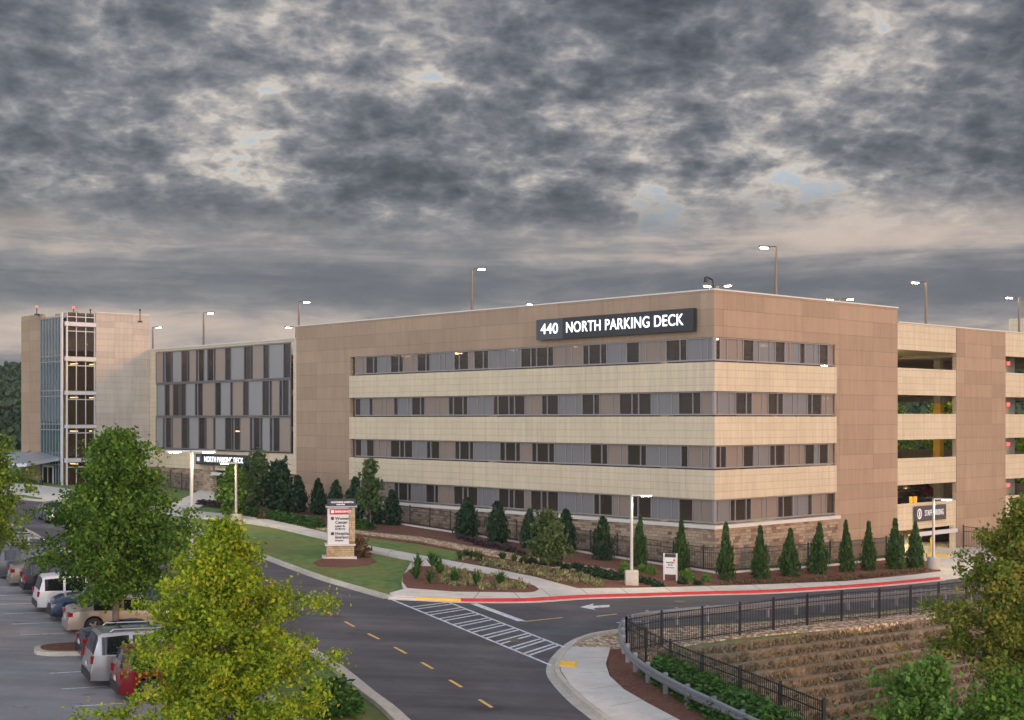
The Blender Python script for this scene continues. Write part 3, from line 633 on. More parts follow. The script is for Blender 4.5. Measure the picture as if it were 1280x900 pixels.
# curved canopy
b=MB(); n=14
for k in range(n):
    a,c=k/n,(k+1)/n
    za=lambda q:-4.2+ .75*math.sin(q*PI*.75)*1.0 
    s0,s1=sS+.4+a*11,sS+.4+c*11
    lo=[Wp(s0,-9.2,za(a)-.35+.5*(1-a)),Wp(s1,-9.2,za(c)-.35+.5*(1-c)),Wp(s1,-14.5,za(c)-.55),Wp(s0,-12.5-2*a,za(a)-.35)]
    hi=[p+Vector((0,0,.32)) for p in lo]; b.hexa(lo+hi)
b.build('canopy',M['roofmetal'],tw)
bpart('canopy_pier',M['stone2'],tw,(sS+7,sS+8,-13.2,-12.3,-12,-4.4)); bpart('canopy_pier',M['brown'],tw,(sS+8.2,sS+10.4,-12.8,-12.4,-12,-4.5))
def beacon(px,py,dep,label,red=True,h=.9):
    u=(px-640)/F; p=Vector((u*dep,dep,0)); z=HC+(523-py)/F*dep
    r=empty('roof_beacon',(p.x,p.y,z-h),0,label,'beacon','small beacons on the tower roof')
    b=MB(); b.tube([(p.x,p.y,z-h),(p.x,p.y,z-.1)],.05,6); b.box(p.x-.2,p.x+.2,p.y-.2,p.y+.2,z-h,z-h+.15); b.build('mast',M['black'],r)
    b=MB(); b.tube([(p.x,p.y,z-.12),(p.x,p.y,z+.05)],.09,8); b.build('lamp',M['red_em'] if red else M['black'],r)
beacon(46,383,139,'small red beacon at the left end of the stair tower roof'); beacon(92,384,139,'small red beacon above the glazed bay of the stair tower')
beacon(113,387,139,'short dark mast between the beacons on the tower roof',False); beacon(175,387,139,'thin dark mast at the right end of the tower roof',False,1.3)
# penthouse on the far right roof
ph=tag(bpart('roof_house',M['cream'],None,(5,9,tR(1261,9),tR(1261,9)+6,5.6,9.3)),'small cream stair house on the deck roof at the far right edge','roof house')
# ------------------------------------------------------------------ lettering
def text_mesh(txt,size,depth=.02,bold=.0,align='CENTER',sx=1.):
    c=bpy.data.curves.new('t','FONT'); c.body=txt; c.size=size; c.extrude=depth; c.offset=bold; c.align_x=align; c.align_y='CENTER'; c.space_character=1.05
    o=bpy.data.objects.new('t',c); COL.objects.link(o); dg=bpy.context.evaluated_depsgraph_get(); me=bpy.data.meshes.new_from_object(o.evaluated_get(dg))
    bpy.data.objects.remove(o); 
    for v in me.vertices: v.co.x*=sx
    return me
def put_text(name,txt,size,pos,xdir,mat,parent,bold=.012,align='CENTER',sx=1.,depth=.02,width=None):
    me=text_mesh(txt,size,depth,bold,align,1.); 
    if width:
        xs_=[v.co.x for v in me.vertices]; w=max(xs_)-min(xs_); sx=width/w
    for v in me.vertices: v.co.x*=sx
    me.materials.clear(); me.materials.append(mat)
    xd=Vector(xdir).normalized(); zd=Vector((0,0,1)); nd=xd.cross(zd)
    Mx=Matrix((xd,zd,nd)).transposed().to_4x4()
    me.transform(Mx); me.transform(Matrix.Translation(Vector(pos)-parent_world(parent)))
    o=bpy.data.objects.new(name,me); COL.objects.link(o); o.parent=parent; return o
def wall_sign(px0,px1,zc_,h,face,label,txt,tw_frac=None,split=None,logo=None,white=None,board=None,x_txt=.5,out=.35,size=None,txtw=None):
    cv=sL if face=='L' else tR
    a,c=cv(px0),cv(px1); xd=(-RL) if face=='L' else RT     # reading direction
    off=-.12-out/2
    mid=Wp((a+c)/2,off,zc_) if face=='L' else Wp(off,(a+c)/2,zc_)
    r=empty('wall_sign',mid,0,label,'sign')
    w=abs(c-a)
    def box(x0,x1,z0,z1,d0,d1,mat,name):
        if face=='L': return bpart(name,mat,r,(a-x1*w,a-x0*w,d0,d1,z0,z1))
        return bpart(name,mat,r,(d0,d1,a+x0*w,a+x1*w,z0,z1))
    sp_=split or 0
    box(sp_+.001 if split else 0,1,zc_-h/2,zc_+h/2,-.12-out,-.14,board or M['signd'],'board')
    if split: box(0,sp_,zc_-h/2,zc_+h/2,-.12-out,-.14,M['signg'],'number_board')
    def at(fx,dz=0):
        return Wp(a-fx*w,-.13-out,zc_+dz) if face=='L' else Wp(-.13-out,a+fx*w,zc_+dz)
    return r,at,xd,w*BS
r,at,xd,w=wall_sign(676.5,872.5,6.15,1.42,'L','long dark illuminated sign reading 440 NORTH PARKING DECK near the roof corner',None,split=.185)
put_text('number','440',1.05,at(.093),xd,M['signw'],r,.006,width=w*.12); put_text('lettering','NORTH PARKING DECK',1.05,at(.575),xd,M['signw'],r,.006,width=w*.735)
r,at,xd,w=wall_sign(250,313.5,-3.85,1.0,'L','dark illuminated sign reading NORTH PARKING DECK over the far left entrance',None)
put_text('lettering','NORTH PARKING DECK',.74,at(.56),xd,M['signw'],r,.002,width=w*.76)
bpart('emblem_panel',M['signg'],r,(sL(257.5),sL(251.2),-.482,-.472,-4.25,-3.45))
b=MB()
c0=at(.06)
for k in range(3):
    p=c0+xd*(-.18+.18*k); b.box(p.x-.05,p.x+.05,p.y-.05,p.y+.05,p.z-.2,p.z+.2)
b.build('emblem',M['whiteink'],r)
r,at,xd,w=wall_sign(1141,1179,-6.98,1.12,'R','brown grey sign reading STAFF PARKING above the staff entrance',None,board=M['signbrown'],out=.12)
put_text('lettering','STAFF PARKING',.62,at(.60),xd,M['whiteink'],r,.004,width=w*.62)
b=MB(); c0=at(.12)
for k in range(24):
    t=2*PI*k/24; t2=2*PI*(k+1)/24
    q=[c0+xd*(math.cos(t_)*r_*.8)+Vector((0,0,math.sin(t_)*r_)) for t_,r_ in ((t,.40),(t2,.40),(t2,.28),(t,.28))]; b.quad(*q)
q=[c0+xd*x+Vector((0,0,z)) for x,z in ((-.06,-.22),(.1,-.22),(.1,.2),(-.06,.2))]; b.quad(*q)
b.build('emblem',M['whiteink'],r)
# ------------------------------------------------------------------ lamps
def roof_pole(px,pytop,t,label,heads=1,sdir_=1,px_is_s=True,s=None,hz=LOW,h=None):
    ss=sL(px,t) if s is None else s
    p=Wp(ss,t,0) if s is None else Wp(s,tR(px,s),0); d=p.y; z1=HC+(523-pytop)/F*d; z0=Wp(0,0,5.56).z
    r=empty('light_pole',(p.x,p.y,z0),0,label,'light pole','tall lamps standing on the roof deck')
    b=MB(); b.tube([(p.x,p.y,z0+.5),(p.x,p.y,z1)],[.13,.09],8); b.build('pole',M['bronze'],r)
    b=MB(); b.tube([(p.x,p.y,z0),(p.x,p.y,z0+.5)],.32,10); b.build('base',M['intc'],r)
    for k in range(heads):
        sg=sdir_ if k==0 else -sdir_
        a=Vector((1,-.25,0)).normalized()*sg
        b=MB(); A=p+Vector((0,0,z1-p.z)); b.tube([A,A+a*.5],.04,6); b.build('arm',M['bronze'],r)
        Mx=Matrix.Translation(A+a*.85)@Matrix.Rotation(math.atan2(a.y,a.x),4,'Z')@Matrix.Rotation(R(-4),4,'Y')
        b=MB(); b.box(-.4,.4,-.2,.2,-.06,.08,M=Mx); hd=b.build('lamp_head',M['bronze'],r)
        b=MB(); b.box(-.26,.26,-.2,.15,-.12,-.065,M=Mx); b.build('led_panel',M['lamp'],hd)
    return r
roof_pole(254.5,391,9,'roof lamp pole above the left part of the screened wing'); roof_pole(373.5,377,9,'roof lamp pole where the screened wing meets the taller block',1)
roof_pole(590,336,9,'roof lamp pole rising behind the middle of the long front parapet'); 
roof_pole(191,409,14,'roof lamp pole just right of the stair tower')
roof_pole(970,308,5,'tallest roof lamp pole, just right of the front corner',1,-1,s=5); roof_pole(1157.5,352,14,'roof lamp pole above the first open bay',1,-1,s=4); roof_pole(1274,371,18,'roof lamp pole at the far right edge',1,-1,s=5)
for px,py,t,l in ((370,408.5,14,'twin roof lamp low behind the parapet where the screened wing ends'),(503,396.3,25,'twin roof lamp just above the parapet left of the bare pole'),(673,379.5,25,'small roof lamp just above the parapet over the long sign'),(897,356.5,20,'bright twin roof lamp directly above the front corner'),(1050,373.5,-12,'bright twin roof lamp above the right facade parapet')):
    roof_pole(px,py,t,l,2) if t>0 else roof_pole(px,py,0,l,2,s=12)
cam_p=Wp(.15,.15,TOP+.1); r=empty('roof_camera',cam_p,0,'small dark security camera on a bracket at the front corner of the roof','camera')
b=MB(); b.tube([cam_p,cam_p+Vector((-.1,0,.55)),cam_p+Vector((-.5,-.1,.75))],.05,6); b.build('bracket',M['black'],r)
b=MB(); b.tube([cam_p+Vector((-.5,-.1,.72)),cam_p+Vector((-.5,-.1,.4))],[.12,.16],8); b.build('camera_body',M['black'],r)
def street_lamp(px,py,pytop,label,double=False,basek=None,ang=0,px_s=.0):
    g=G(px,py); z1=HC+(523-pytop)/F*g.y
    r=empty('street_lamp',g,0,label,'street lamp','grey street lamps along the road')
    b=MB(); b.tube([(g.x,g.y,g.z+.1),(g.x,g.y,z1)],[.10,.08],10); b.build('pole',M['polemetal'],r)
    b=MB()
    if basek=='box': b.box(g.x-.36,g.x+.36,g.y-.36,g.y+.36,g.z-.3,g.z+.85)
    elif basek=='cyl': b.tube([(g.x,g.y,g.z-.3),(g.x,g.y,g.z+.85)],.42,18)
    else: b.tube([(g.x,g.y,g.z-.3),(g.x,g.y,g.z+.12)],.3,14)
    b.build('concrete_base',M['kerb'] if basek else M['concrete'],r)
    for sg in ((1,-1) if double else (1,)):
        a=Vector((math.cos(ang),math.sin(ang),0))*sg
        A=Vector((g.x,g.y,z1-.05)); Mx=Matrix.Translation(A+a*.65)@Matrix.Rotation(math.atan2(a.y,a.x),4,'Z')
        b=MB(); b.box(-.62,.55,-.17,.17,-.03,.06,M=Mx); hd=b.build('lamp_head',M['polemetal'],r)
        b=MB(); b.box(-.1,.45,-.13,.13,-.05,-.032,M=Mx); b.build('led_panel',M['ceil'],hd)
    l=bpy.data.lights.new('lamp_light','SPOT'); l.energy=260; l.color=(1,.82,.45); l.spot_size=R(150); l.spot_blend=.6; l.shadow_soft_size=.15
    lo=bpy.data.objects.new('lamp_light',l); COL.objects.link(lo); lo.location=(g.x+math.cos(ang)*.55,g.y+math.sin(ang)*.55-.25,z1-.15)
street_lamp(239.5,747,563,'tall double armed street lamp between the two big green trees',True)
street_lamp(295,657,578,'street lamp in the lawn in front of the far left entrance',False,'cyl',PI+.3)
street_lamp(789.5,732,618,'street lamp on a square concrete block beside the small white sign',False,'box',-.1)
street_lamp(1167,712,623,'street lamp on a round concrete base by the staff entrance',False,'cyl',-.2)
street_lamp(156,628,549,'street lamp behind the dark green tree near the stair tower',False,None,PI)
# ------------------------------------------------------------------ monument sign
g=G(426,697); r=empty('monument_sign',g,0,'white directory sign with red top strip on a tan stone pier','sign')
mx=Vector((.985,.17,0)).normalized(); my=Vector((-mx.y,mx.x,0))
def mbx(name,mat,x0,x1,y0,y1,z0,z1,parent=None):
    b=MB(); p=[g+mx*x+my*y for x,y in ((x0,y0),(x1,y0),(x1,y1),(x0,y1))]
    b.hexa([Vector((q.x,q.y,g.z+z0)) for q in p]+[Vector((q.x,q.y,g.z+z1)) for q in p]); return b.build(name,mat,parent or r)
k=.052
mbx('plinth',M['ledge'],-1.15,.95,-.75,.95,-.4,.10); mbx('stone_base',M['stone2'],-.88,.80,-.5,.75,.1,.78); mbx('base_cap',M['ledge'],-.98,.88,-.6,.85,.78,.88)
mbx('stone_pier',M['stone2'],.48,.86,-.42,.70,.881,3.16)
bd_=mbx('sign_board',M['signwhite'],-.82,.475,-.40,.6,.881,3.16); mbx('red_strip',M['signred'],-.70,.47,-.43,-.402,2.72,3.05,bd_)
mbx('cap_slab',M['metal'],-.95,.98,-.62,.8,3.161,3.24); hb=mbx('header_board',M['signd'],-.82,.9,-.5,.7,3.241,3.62)
def mt(txt,x,z,size,mat,par,al='LEFT',bold=.006,yy=-.436,width=None): return put_text('lettering',txt,size,g+mx*x+my*yy+Vector((0,0,z)),mx,mat,par,bold,al,1.,.006,width)
mt('EMERGENCY',-.38,2.885,.17,M['whiteink'],bd_); mt("Women's",-.36,2.46,.25,M['ink'],bd_,yy=-.41); mt('Center',-.36,2.22,.25,M['ink'],bd_,yy=-.41)
mt('Labor &',-.36,1.99,.17,M['ink'],bd_,yy=-.41); mt('Delivery',-.36,1.82,.17,M['ink'],bd_,yy=-.41); mt('Hospital',-.36,1.53,.25,M['ink'],bd_,yy=-.41); mt('Entrance',-.36,1.30,.25,M['ink'],bd_,yy=-.41)
mt('Emergency',-.36,1.10,.11,M['ink'],bd_,yy=-.41)
mt('NORTHSIDE HOSPITAL',-.62,3.47,.13,M['whiteink'],hb,yy=-.51); mt('CHEROKEE',-.3,3.33,.10,M['whiteink'],hb,yy=-.51)
mbx('arrow_panel',M['ink'],-.62,-.44,-.412,-.402,2.38,2.56,bd_); mbx('arrow_panel',M['ink'],-.62,-.44,-.412,-.402,1.44,1.62,bd_); mbx('cross_panel',M['whiteink'],-.62,-.44,-.440,-.432,2.80,2.98,bd_)
# small white sign on two posts
g2=G(838,727); r=empty('post_sign',g2,0,'small white notice board with dark top on two posts in the mulch bed','sign')
sx_=Vector((.93,-.36,0)).normalized(); sy_=Vector((-sx_.y,sx_.x,0))
def sbx(name,mat,x0,x1,y0,y1,z0,z1,parent):
    b=MB(); p=[g2+sx_*x+sy_*y for x,y in ((x0,y0),(x1,y0),(x1,y1),(x0,y1))]
    b.hexa([Vector((q.x,q.y,g2.z+z0)) for q in p]+[Vector((q.x,q.y,g2.z+z1)) for q in p]); return b.build(name,mat,parent)
sbx('post',M['white'],-.42,-.34,-.04,.04,-.3,1.66,r); sbx('post',M['white'],.34,.42,-.04,.04,-.3,1.66,r)
bd2=sbx('sign_board',M['signwhite'],-.338,.338,-.03,.03,.42,1.63,r); sbx('header',M['signd'],-.33,.33,-.036,-.0305,1.42,1.62,bd2); sbx('emblem',M['signred'],.18,.28,-.034,-.0305,1.20,1.32,bd2)
def st(txt,z,size,mat,w): put_text('lettering',txt,size,g2+sy_*-.035+Vector((0,0,z)),sx_,mat,bd2,.004,'CENTER',1,.004,w)
st("North Parking",1.12,.13,M['ink'],.5); st("Deck",.98,.13,M['ink'],.3); st('Patient Parking',.82,.09,M['signred'],.5)
# yellow bollards and kerbs at the two entrances
def bollard(p,label,h=1.1):
    r=empty('bollard',p,0,label,'bollard','yellow bollards'); b=MB(); b.tube([p-Vector((0,0,.2)),p+Vector((0,0,h))],.13,12); b.tube([p+Vector((0,0,h)),p+Vector((0,0,h+.07))],[.13,.05],12); b.build('post',M['yellow'],r)
    b=MB(); b.tube([p+Vector((0,0,-.1)),p+Vector((0,0,.04))],.2,12); b.build('foot',M['kerb'],r)
bollard(G(1165,690),'yellow bollard at the staff entrance'); bollard(G(266.5,611),'yellow bollard at the far left entrance',1.5)
def yk(px,label,w=.5):
    b=MB(); pts=[G(*p) for p in px]; b.sweep([(p.x,p.y,p.z) for p in pts],[(-w/2,-.1),(-w/2,.16),(w/2,.16),(w/2,-.1)]); tag(b.build('kerb',M['yellow'],None),kind='structure')
yk([(1150,693),(1170,694.5),(1186,696)],'');  yk([(258,614),(268,616),(282,616)],'')
bl=G(84.5,617)
bb_=empty('dark_bollard',Wp(sS+1,-10.8,-7),0,'short dark bollard outside the glass entrance','bollard'); b=MB(); p=Wp(sS+.9,-10.8,-7.1); b.tube([p,p+Vector((0,0,1.2))],.14,10); b.build('post',M['black'],bb_); b=MB(); b.tube([p+Vector((0,0,1.2)),p+Vector((0,0,1.26))],[.15,.08],10); b.build('cap',M['black'],bb_)
# forecourt at tower and drive at left entrance
flat('forecourt',[(-40,600),(40,606),(90,612),(120,618),(100,628),(55,627),(52,622),(30,618),(-40,622)],.05,M['concrete'])
flat('entry_drive',[(205,642),(212,632),(235,622),(252,613),(262,606),(345,606),(330,614),(300,618),(285,623),(262,628),(240,641)],.13,M['concrete'])
# ------------------------------------------------------------------ fences
def fence(name,px,label,h=1.45,gap=2.45,post=.045,pk=.12,dip=0,rails=(.12,.78,1.),group=None,n=None):
    P=[Vector(p) if len(p)==3 else G(*p) for p in px]
    L=[0]
    for a,c in zip(P,P[1:]): L.append(L[-1]+(c-a).length)
    def at(l):
        for i in range(len(P)-1):
            if l<=L[i+1] or i==len(P)-2: return P[i].lerp(P[i+1],(l-L[i])/(L[i+1]-L[i]))
    n=n or max(1,round(L[-1]/gap)); r=empty(name,P[0],0,label,'fence',group)
    for i in range(n+1):
        p=at(L[-1]*i/n); b=MB(); b.box(p.x-post,p.x+post,p.y-post,p.y+post,p.z-.4,p.z+h+.1); b.box(p.x-post-.01,p.x+post+.01,p.y-post-.01,p.y+post+.01,p.z+h+.1,p.z+h+.14); b.build('post',M['black'],r)
    for i in range(n):
        a,c=at(L[-1]*i/n),at(L[-1]*(i+1)/n); b=MB(); d=(c-a); ln=d.length; d.normalize(); nn=Vector((-d.y,d.x,0)).normalized()*.018
        for f_ in rails:
            z=Vector((0,0,h*f_ if f_<1 else h-.02)); up_=Vector((0,0,.035))
            b.hexa([a+z-nn,c+z-nn,c+z+nn,a+z+nn,a+z-nn+up_,c+z-nn+up_,c+z+nn+up_,a+z+nn+up_])
        k=int(ln/pk)
        for j in range(1,k):
            q=a.lerp(c,j/k); b.box(q.x-.011,q.x+.011,q.y-.011,q.y+.011,q.z+.08,q.z+h+.05)
        b.build('fence_panel',M['black'],r)
def wpt(s,t): q=Wp(s,t,0); return (q.x,q.y,gz(q.x,q.y)+.02)
fence('metal_fence',[wpt(33,-1.5),wpt(24,-1.5),wpt(12,-1.5),wpt(-1.6,-1.6),wpt(-2.2,8),wpt(-1.7,19.4),wpt(-.3,20.4)],'long black metal picket fence along the stone base of the deck',1.5)
fence('metal_fence',[wpt(-.4,29.3),wpt(-3.6,29.8),wpt(-3.8,37.)],'short black metal fence right of the staff entrance',1.7,gap=1.6)
fence('metal_fence',[wpt(68,-1.2),wpt(63,-1.2),wpt(sL(256),-1.2)],'black metal fence in front of the stone wall left of the far entrance',1.6)
fa=[(783,818),(832,807.6),(879.7,801.5),(925,795),(968.7,788),(1009.6,782.3),(1049,777.6),(1086.6,775),(1122.7,771.5),(1157.5,766.4),(1195,762),(1240,756)]
fence('metal_fence',fa,'black metal fence above the terraced wall, running right behind the guard rail',1.42,n=11)
fence('metal_fence',[(783,818),(817.5,840),(854.4,859),(894,875.5),(938,894),(984,915),(1030,936)],'black metal fence running down to the bottom edge beside the hedge',1.42,n=6)
b=MB(); 
for (s0,t0),(s1,t1) in (((34,-1.75),(-1.8,-1.85)),((-1.85,-1.8),(-2.6,8)),((-2.6,8),(-2.,19.4))):
    a=Wp(s0,t0,0);c=Wp(s1,t1,0); b.sweep([(a.x,a.y),(c.x,c.y)],[(-.13,-.2),(-.13,.16),(.13,.16),(.13,-.2)],fn=gz)
tag(b.build('kerb',M['concrete']),kind='structure')
# ------------------------------------------------------------------ guard rail
rail=[(1285,748),(1200,751.5),(1130,756.5),(1060,763),(990,769.5),(920,775),(850,781),(808,786),(792,789)]
curve=[(792,789),(781,793),(775.5,803),(775,816),(780,829),(793,845),(815,861.5),(850,882),(885,899.5),(930,922),(985,950)]
def guard(px,label,pgap,rise=.0):
    pts=[G(*p) for p in spline(px,4)]; r=empty('guard_rail',pts[0],0,label,'guard rail')
    prof=[(0.,.42),(.0,.46),(.06,.50),(.06,.56),(0,.60),(0.,.64),(.06,.68),(.06,.74),(0,.78),(-.015,.78),(-.015,.42)]
    if rise<0: prof=[(-a,z) for a,z in prof]
    b=MB(); b.sweep([(p.x,p.y,p.z) for p in pts],prof); b.build('rail',M['metal'],r)
    L=0; nxt=.3
    for a,c in zip(pts,pts[1:]):
        d=(c-a); ln=d.length
        while L+ln>nxt:
            q=a+d*((nxt-L)/ln); dd=d.normalized(); nn=Vector((-dd.y,dd.x,0))*(-.13 if rise>=0 else .13)
            b=MB(); Mx=Matrix.Translation((q.x+nn.x,q.y+nn.y,q.z))@Matrix.Rotation(math.atan2(d.y,d.x),4,'Z'); b.box(-.055,.055,-.08,.08,-.4,.80,M=Mx); b.build('post',M['metal'],r); nxt+=pgap
        L+=ln
guard(rail,'straight galvanised guard rail along the far side of the black fence',2.0,1)
guard(curve,'curved galvanised guard rail sweeping down around the corner of the pavement',1.9,-1)
# ------------------------------------------------------------------ vegetation
def leaves_mesh(name,P,size,mat,parent,asp=1.6,flat_=.0,up=None,jit=.5,six=False):
    """P (n,3) local positions; each leaf one folded rhomb"""
    n=len(P)
    a=rng.normal(size=(n,3)); 
    if up is not None: a=a*(1-up)+np.array([0,0,1.])*up*1.5
    a/=np.linalg.norm(a,axis=1)[:,None]
    b=rng.normal(size=(n,3)); b[:,2]*=(1-flat_); b-=a*(a*b).sum(1)[:,None]; b/=np.linalg.norm(b,axis=1)[:,None]
    s=(size*(1+jit*rng.uniform(-1,1,n)))[:,None]
    c=np.cross(a,b)
    v=np.empty((n,4,3)); v[:,0]=P-a*s*asp*.5; v[:,1]=P+b*s*.5+c*s*.12; v[:,2]=P+a*s*asp*.5; v[:,3]=P-b*s*.5+c*s*.12
    me=bpy.data.meshes.new(name); me.vertices.add(n*4); me.vertices.foreach_set('co',v.reshape(-1)); me.loops.add(n*4); me.loops.foreach_set('vertex_index',np.arange(n*4,dtype=np.int32))
    me.polygons.add(n); me.polygons.foreach_set('loop_start',np.arange(0,n*4,4,dtype=np.int32)); me.polygons.foreach_set('loop_total',np.full(n,4,dtype=np.int32)); me.update(calc_edges=True)
    me.materials.append(mat); o=bpy.data.objects.new(name,me); COL.objects.link(o)
    if parent: o.parent=parent
    return o
def trunk_tube(b,pts,r0,r1,n=7): b.tube(pts,[r0+(r1-r0)*i/(len(pts)-1) for i in range(len(pts))],n,cap=False)
def tree(name,label,loc,h,prof,nl,nleaf,lsize,mat,clear=.2,tr=.12,sig=.26,rise=.5,group=None,cat='tree',kper=6,seed=1,bark=None,lean=(0,0)):
    """prof: list of (height fraction, crown radius m)"""
    rd=np.random.default_rng(seed); r=empty(name,loc,rd.uniform(0,6),label,cat,group); local(r)
    zs_=np.array([p[0] for p in prof]); rs_=np.array([p[1] for p in prof])
    b=MB(); tp=[]; x=y=0
    for i in range(9):
        tp.append(Vector((x+lean[0]*h*i/8,y+lean[1]*h*i/8,h*.95*i/8-(.3 if i==0 else 0)))); x+=rd.normal()*.02*h/6; y+=rd.normal()*.02*h/6
    trunk_tube(b,tp,tr,.012)
    cl=[]
    for i in range(nl):
        f=clear+(1-clear)*((i+.5)/nl)**.9*.97; R_=np.interp(f,zs_,rs_)*rd.uniform(.55,1.28); az_=i*2.39996+rd.normal()*.4
        z0=max(clear*h*.8,(f-rise*.35*R_/h*1.2)*h); i0=min(7,int(z0/(h*.95)*8)); p0=tp[i0].lerp(tp[i0+1],max(0,min(1,z0/(h*.95)*8-i0)))
        e=Vector((math.cos(az_)*R_,math.sin(az_)*R_,(f*h-p0.z)+rd.normal()*.04*h)) 
        p1=p0+Vector((e.x*.5,e.y*.5,e.z*.35)); p2=p0+e
        if R_>.35: trunk_tube(b,[p0,p1,p2],max(.012,tr*.32*(1-f*.6)),.006,5)
        for k in range(kper):
            q=.3+.75*(k+rd.uniform(0,1))/kper; p=(p0.lerp(p1,q*2) if q<.5 else p1.lerp(p2,(q-.5)*2))
            o=rd.normal(size=3)*np.array([.26,.26,.16])*max(.35,R_)*.55
            cl.append((p.x+o[0],p.y+o[1],p.z+o[2],rd.uniform(.6,1.35)))
    b.build('trunk',bark or M['bark'],r,smooth=True,off=(0,0,0))
    cl=np.array(cl); w=cl[:,3]**1.5; idx=rd.choice(len(cl),size=nleaf,p=w/w.sum())
    P=cl[idx,:3]+rd.normal(size=(nleaf,3))*np.array([1,1,.75])*sig*cl[idx,3][:,None]
    leaves_mesh('crown',P,lsize,mat,r,flat_=.3)
    return r
L={}
L['yel']=leaf_mat('leaf_yellow_green',[(.07,.14,.012),(.17,.27,.018),(.30,.41,.022),(.44,.50,.03),(.58,.46,.035)],.4)
L['grn']=leaf_mat('leaf_green',[(.035,.09,.012),(.075,.16,.018),(.135,.25,.028),(.24,.36,.045)],.35)
L['dk']=leaf_mat('leaf_dark_evergreen',[(.012,.03,.014),(.02,.048,.02),(.035,.07,.028),(.05,.085,.03)],.15,.45)
L['arb']=leaf_mat('leaf_arborvitae',[(.02,.048,.012),(.035,.08,.016),(.06,.115,.024),(.085,.14,.03)],.2)
L['oliv']=leaf_mat('leaf_olive',[(.075,.125,.016),(.14,.20,.026),(.22,.27,.035),(.32,.31,.045),(.46,.26,.045)],.35)
L['brt']=leaf_mat('leaf_bright',[(.06,.14,.02),(.10,.21,.03),(.16,.29,.05),(.24,.36,.10)],.35,.4)
L['hedge']=leaf_mat('leaf_hedge',[(.02,.06,.01),(.04,.11,.018),(.07,.16,.03),(.10,.20,.04)],.25)
L['pale']=leaf_mat('leaf_pale',[(.045,.085,.025),(.08,.13,.038),(.12,.17,.055),(.15,.19,.07)],.35)
L['rust']=leaf_mat('leaf_rust',[(.06,.04,.02),(.14,.08,.045),(.22,.14,.08),(.16,.17,.06)],.3)
L['purple']=leaf_mat('leaf_purple',[(.03,.02,.025),(.07,.045,.05),(.10,.07,.07),(.07,.08,.05)],.2)
L['dry']=leaf_mat('dry_grass',[(.12,.085,.045),(.23,.17,.10),(.36,.27,.165),(.20,.20,.09)],.15)
L['tuft']=leaf_mat('tuft_grass',[(.10,.14,.04),(.22,.24,.09),(.36,.32,.16),(.42,.36,.20)],.25)
L['far']=leaf_mat('leaf_far_wood',[(.018,.04,.018),(.03,.06,.025),(.05,.085,.035),(.07,.10,.04)],.1)
def at_depth(px,d): u=(px-640)/F*d; return Vector((u,d,gz(u,d)))
def hgt(py,d): return HC+(523-py)/F*d
# foreground yellow-green tree
d=38.5; p=at_depth(276,d); 
tree('maple_tree','big yellow green tree in the foreground, in front of the parked cars',p,hgt(662,d)-p.z,[(0,1.6),(.12,2.4),(.3,2.65),(.45,2.4),(.6,1.95),(.72,1.5),(.82,1.1),(.92,.5),(1,.10)],74,78000,.072,L['yel'],.05,.13,.17,.75,seed=5,kper=9)
tree('maple_tree','tall dark green tree with a bare lower trunk beside the beige sedan',G(146,800),8.3,[(.27,1.),(.34,2.3),(.45,2.75),(.58,2.4),(.72,1.75),(.85,1.0),(.95,.4),(1,.1)],84,56000,.098,L['grn'],.27,.16,.23,.75,seed=9,kper=9)
d=50.; p=at_depth(-36,d); tree('maple_tree','leafy green tree cut off by the left edge of the photo',p,hgt(527,d)-p.z,[(.4,.9),(.5,1.5),(.62,1.6),(.75,1.35),(.88,.75),(1,.15)],56,26000,.09,L['yel'] if False else leaf_mat('leaf_mid',[(.06,.12,.015),(.12,.21,.02),(.20,.30,.03),(.30,.36,.03)],.38),.47,.14,.20,.6,seed=3)
# right edge oak
d=51.; u=(1296-640)/F*d; z0=HC-13.5; p=Vector((u,d,z0))
tree('oak_tree','large olive green tree with some orange leaves at the right edge',p,hgt(622,d)-z0,[(.25,1.5),(.4,2.5),(.55,2.85),(.68,2.5),(.8,1.9),(.92,1.0),(1,.2)],90,82000,.10,L['oliv'],.24,.2,.2,.6,seed=21,kper=9)
d=42.; u=(1152-640)/F*d; p=Vector((u,d,HC-13.2)); tree('young_tree','bright green big leaved young tree at the bottom edge in the ravine',p,hgt(826,d)-p.z,[(.1,1.),(.4,1.7),(.65,1.6),(.85,1.0),(1,.2)],60,16000,.115,L['brt'],.1,.09,.2,.6,seed=33)
d=41.; u=(1262-640)/F*d; p=Vector((u,d,HC-13.4)); tree('young_tree','lower green leafy tree in the bottom right corner',p,hgt(852,d)-p.z,[(.1,1.2),(.4,1.9),(.7,1.6),(1,.3)],50,16000,.10,L['grn'],.1,.09,.25,.5,seed=35)
# small deciduous trees by the deck
def by_px(name,label,px,py,pytop,wpx,mat,nl,nleaf,ls,prof=None,**k):
    g=G(px,py); h=(py-pytop)/F*g.y; w=wpx/F*g.y/2
    pr=prof or [(.15,.5),(.3,.9),(.5,1.),(.7,.75),(.85,.45),(1,.08)]
    return tree(name,label,g,h,[(a,r_*w) for a,r_ in pr],nl,nleaf,ls,mat,**k)
by_px('young_tree','slim young tree standing right of the white directory sign',463,662,574,30,L['pale'],34,2600,.17,clear=.3,tr=.05,sig=.16,seed=41)
by_px('young_tree','small pale leaved tree in the mulch in front of the black fence',685,717,640,50,L['pale'],40,3000,.15,clear=.28,tr=.05,sig=.18,seed=42)
by_px('young_tree','slender green tree behind the street lamp left of the far entrance',291,650,584,30,L['grn'],34,2600,.2,clear=.15,tr=.06,sig=.22,seed=43)
by_px('young_tree','grey green young tree in front of the far left entrance',323,645,567,40,L['pale'],34,2600,.19,clear=.2,tr=.06,sig=.22,seed=44)
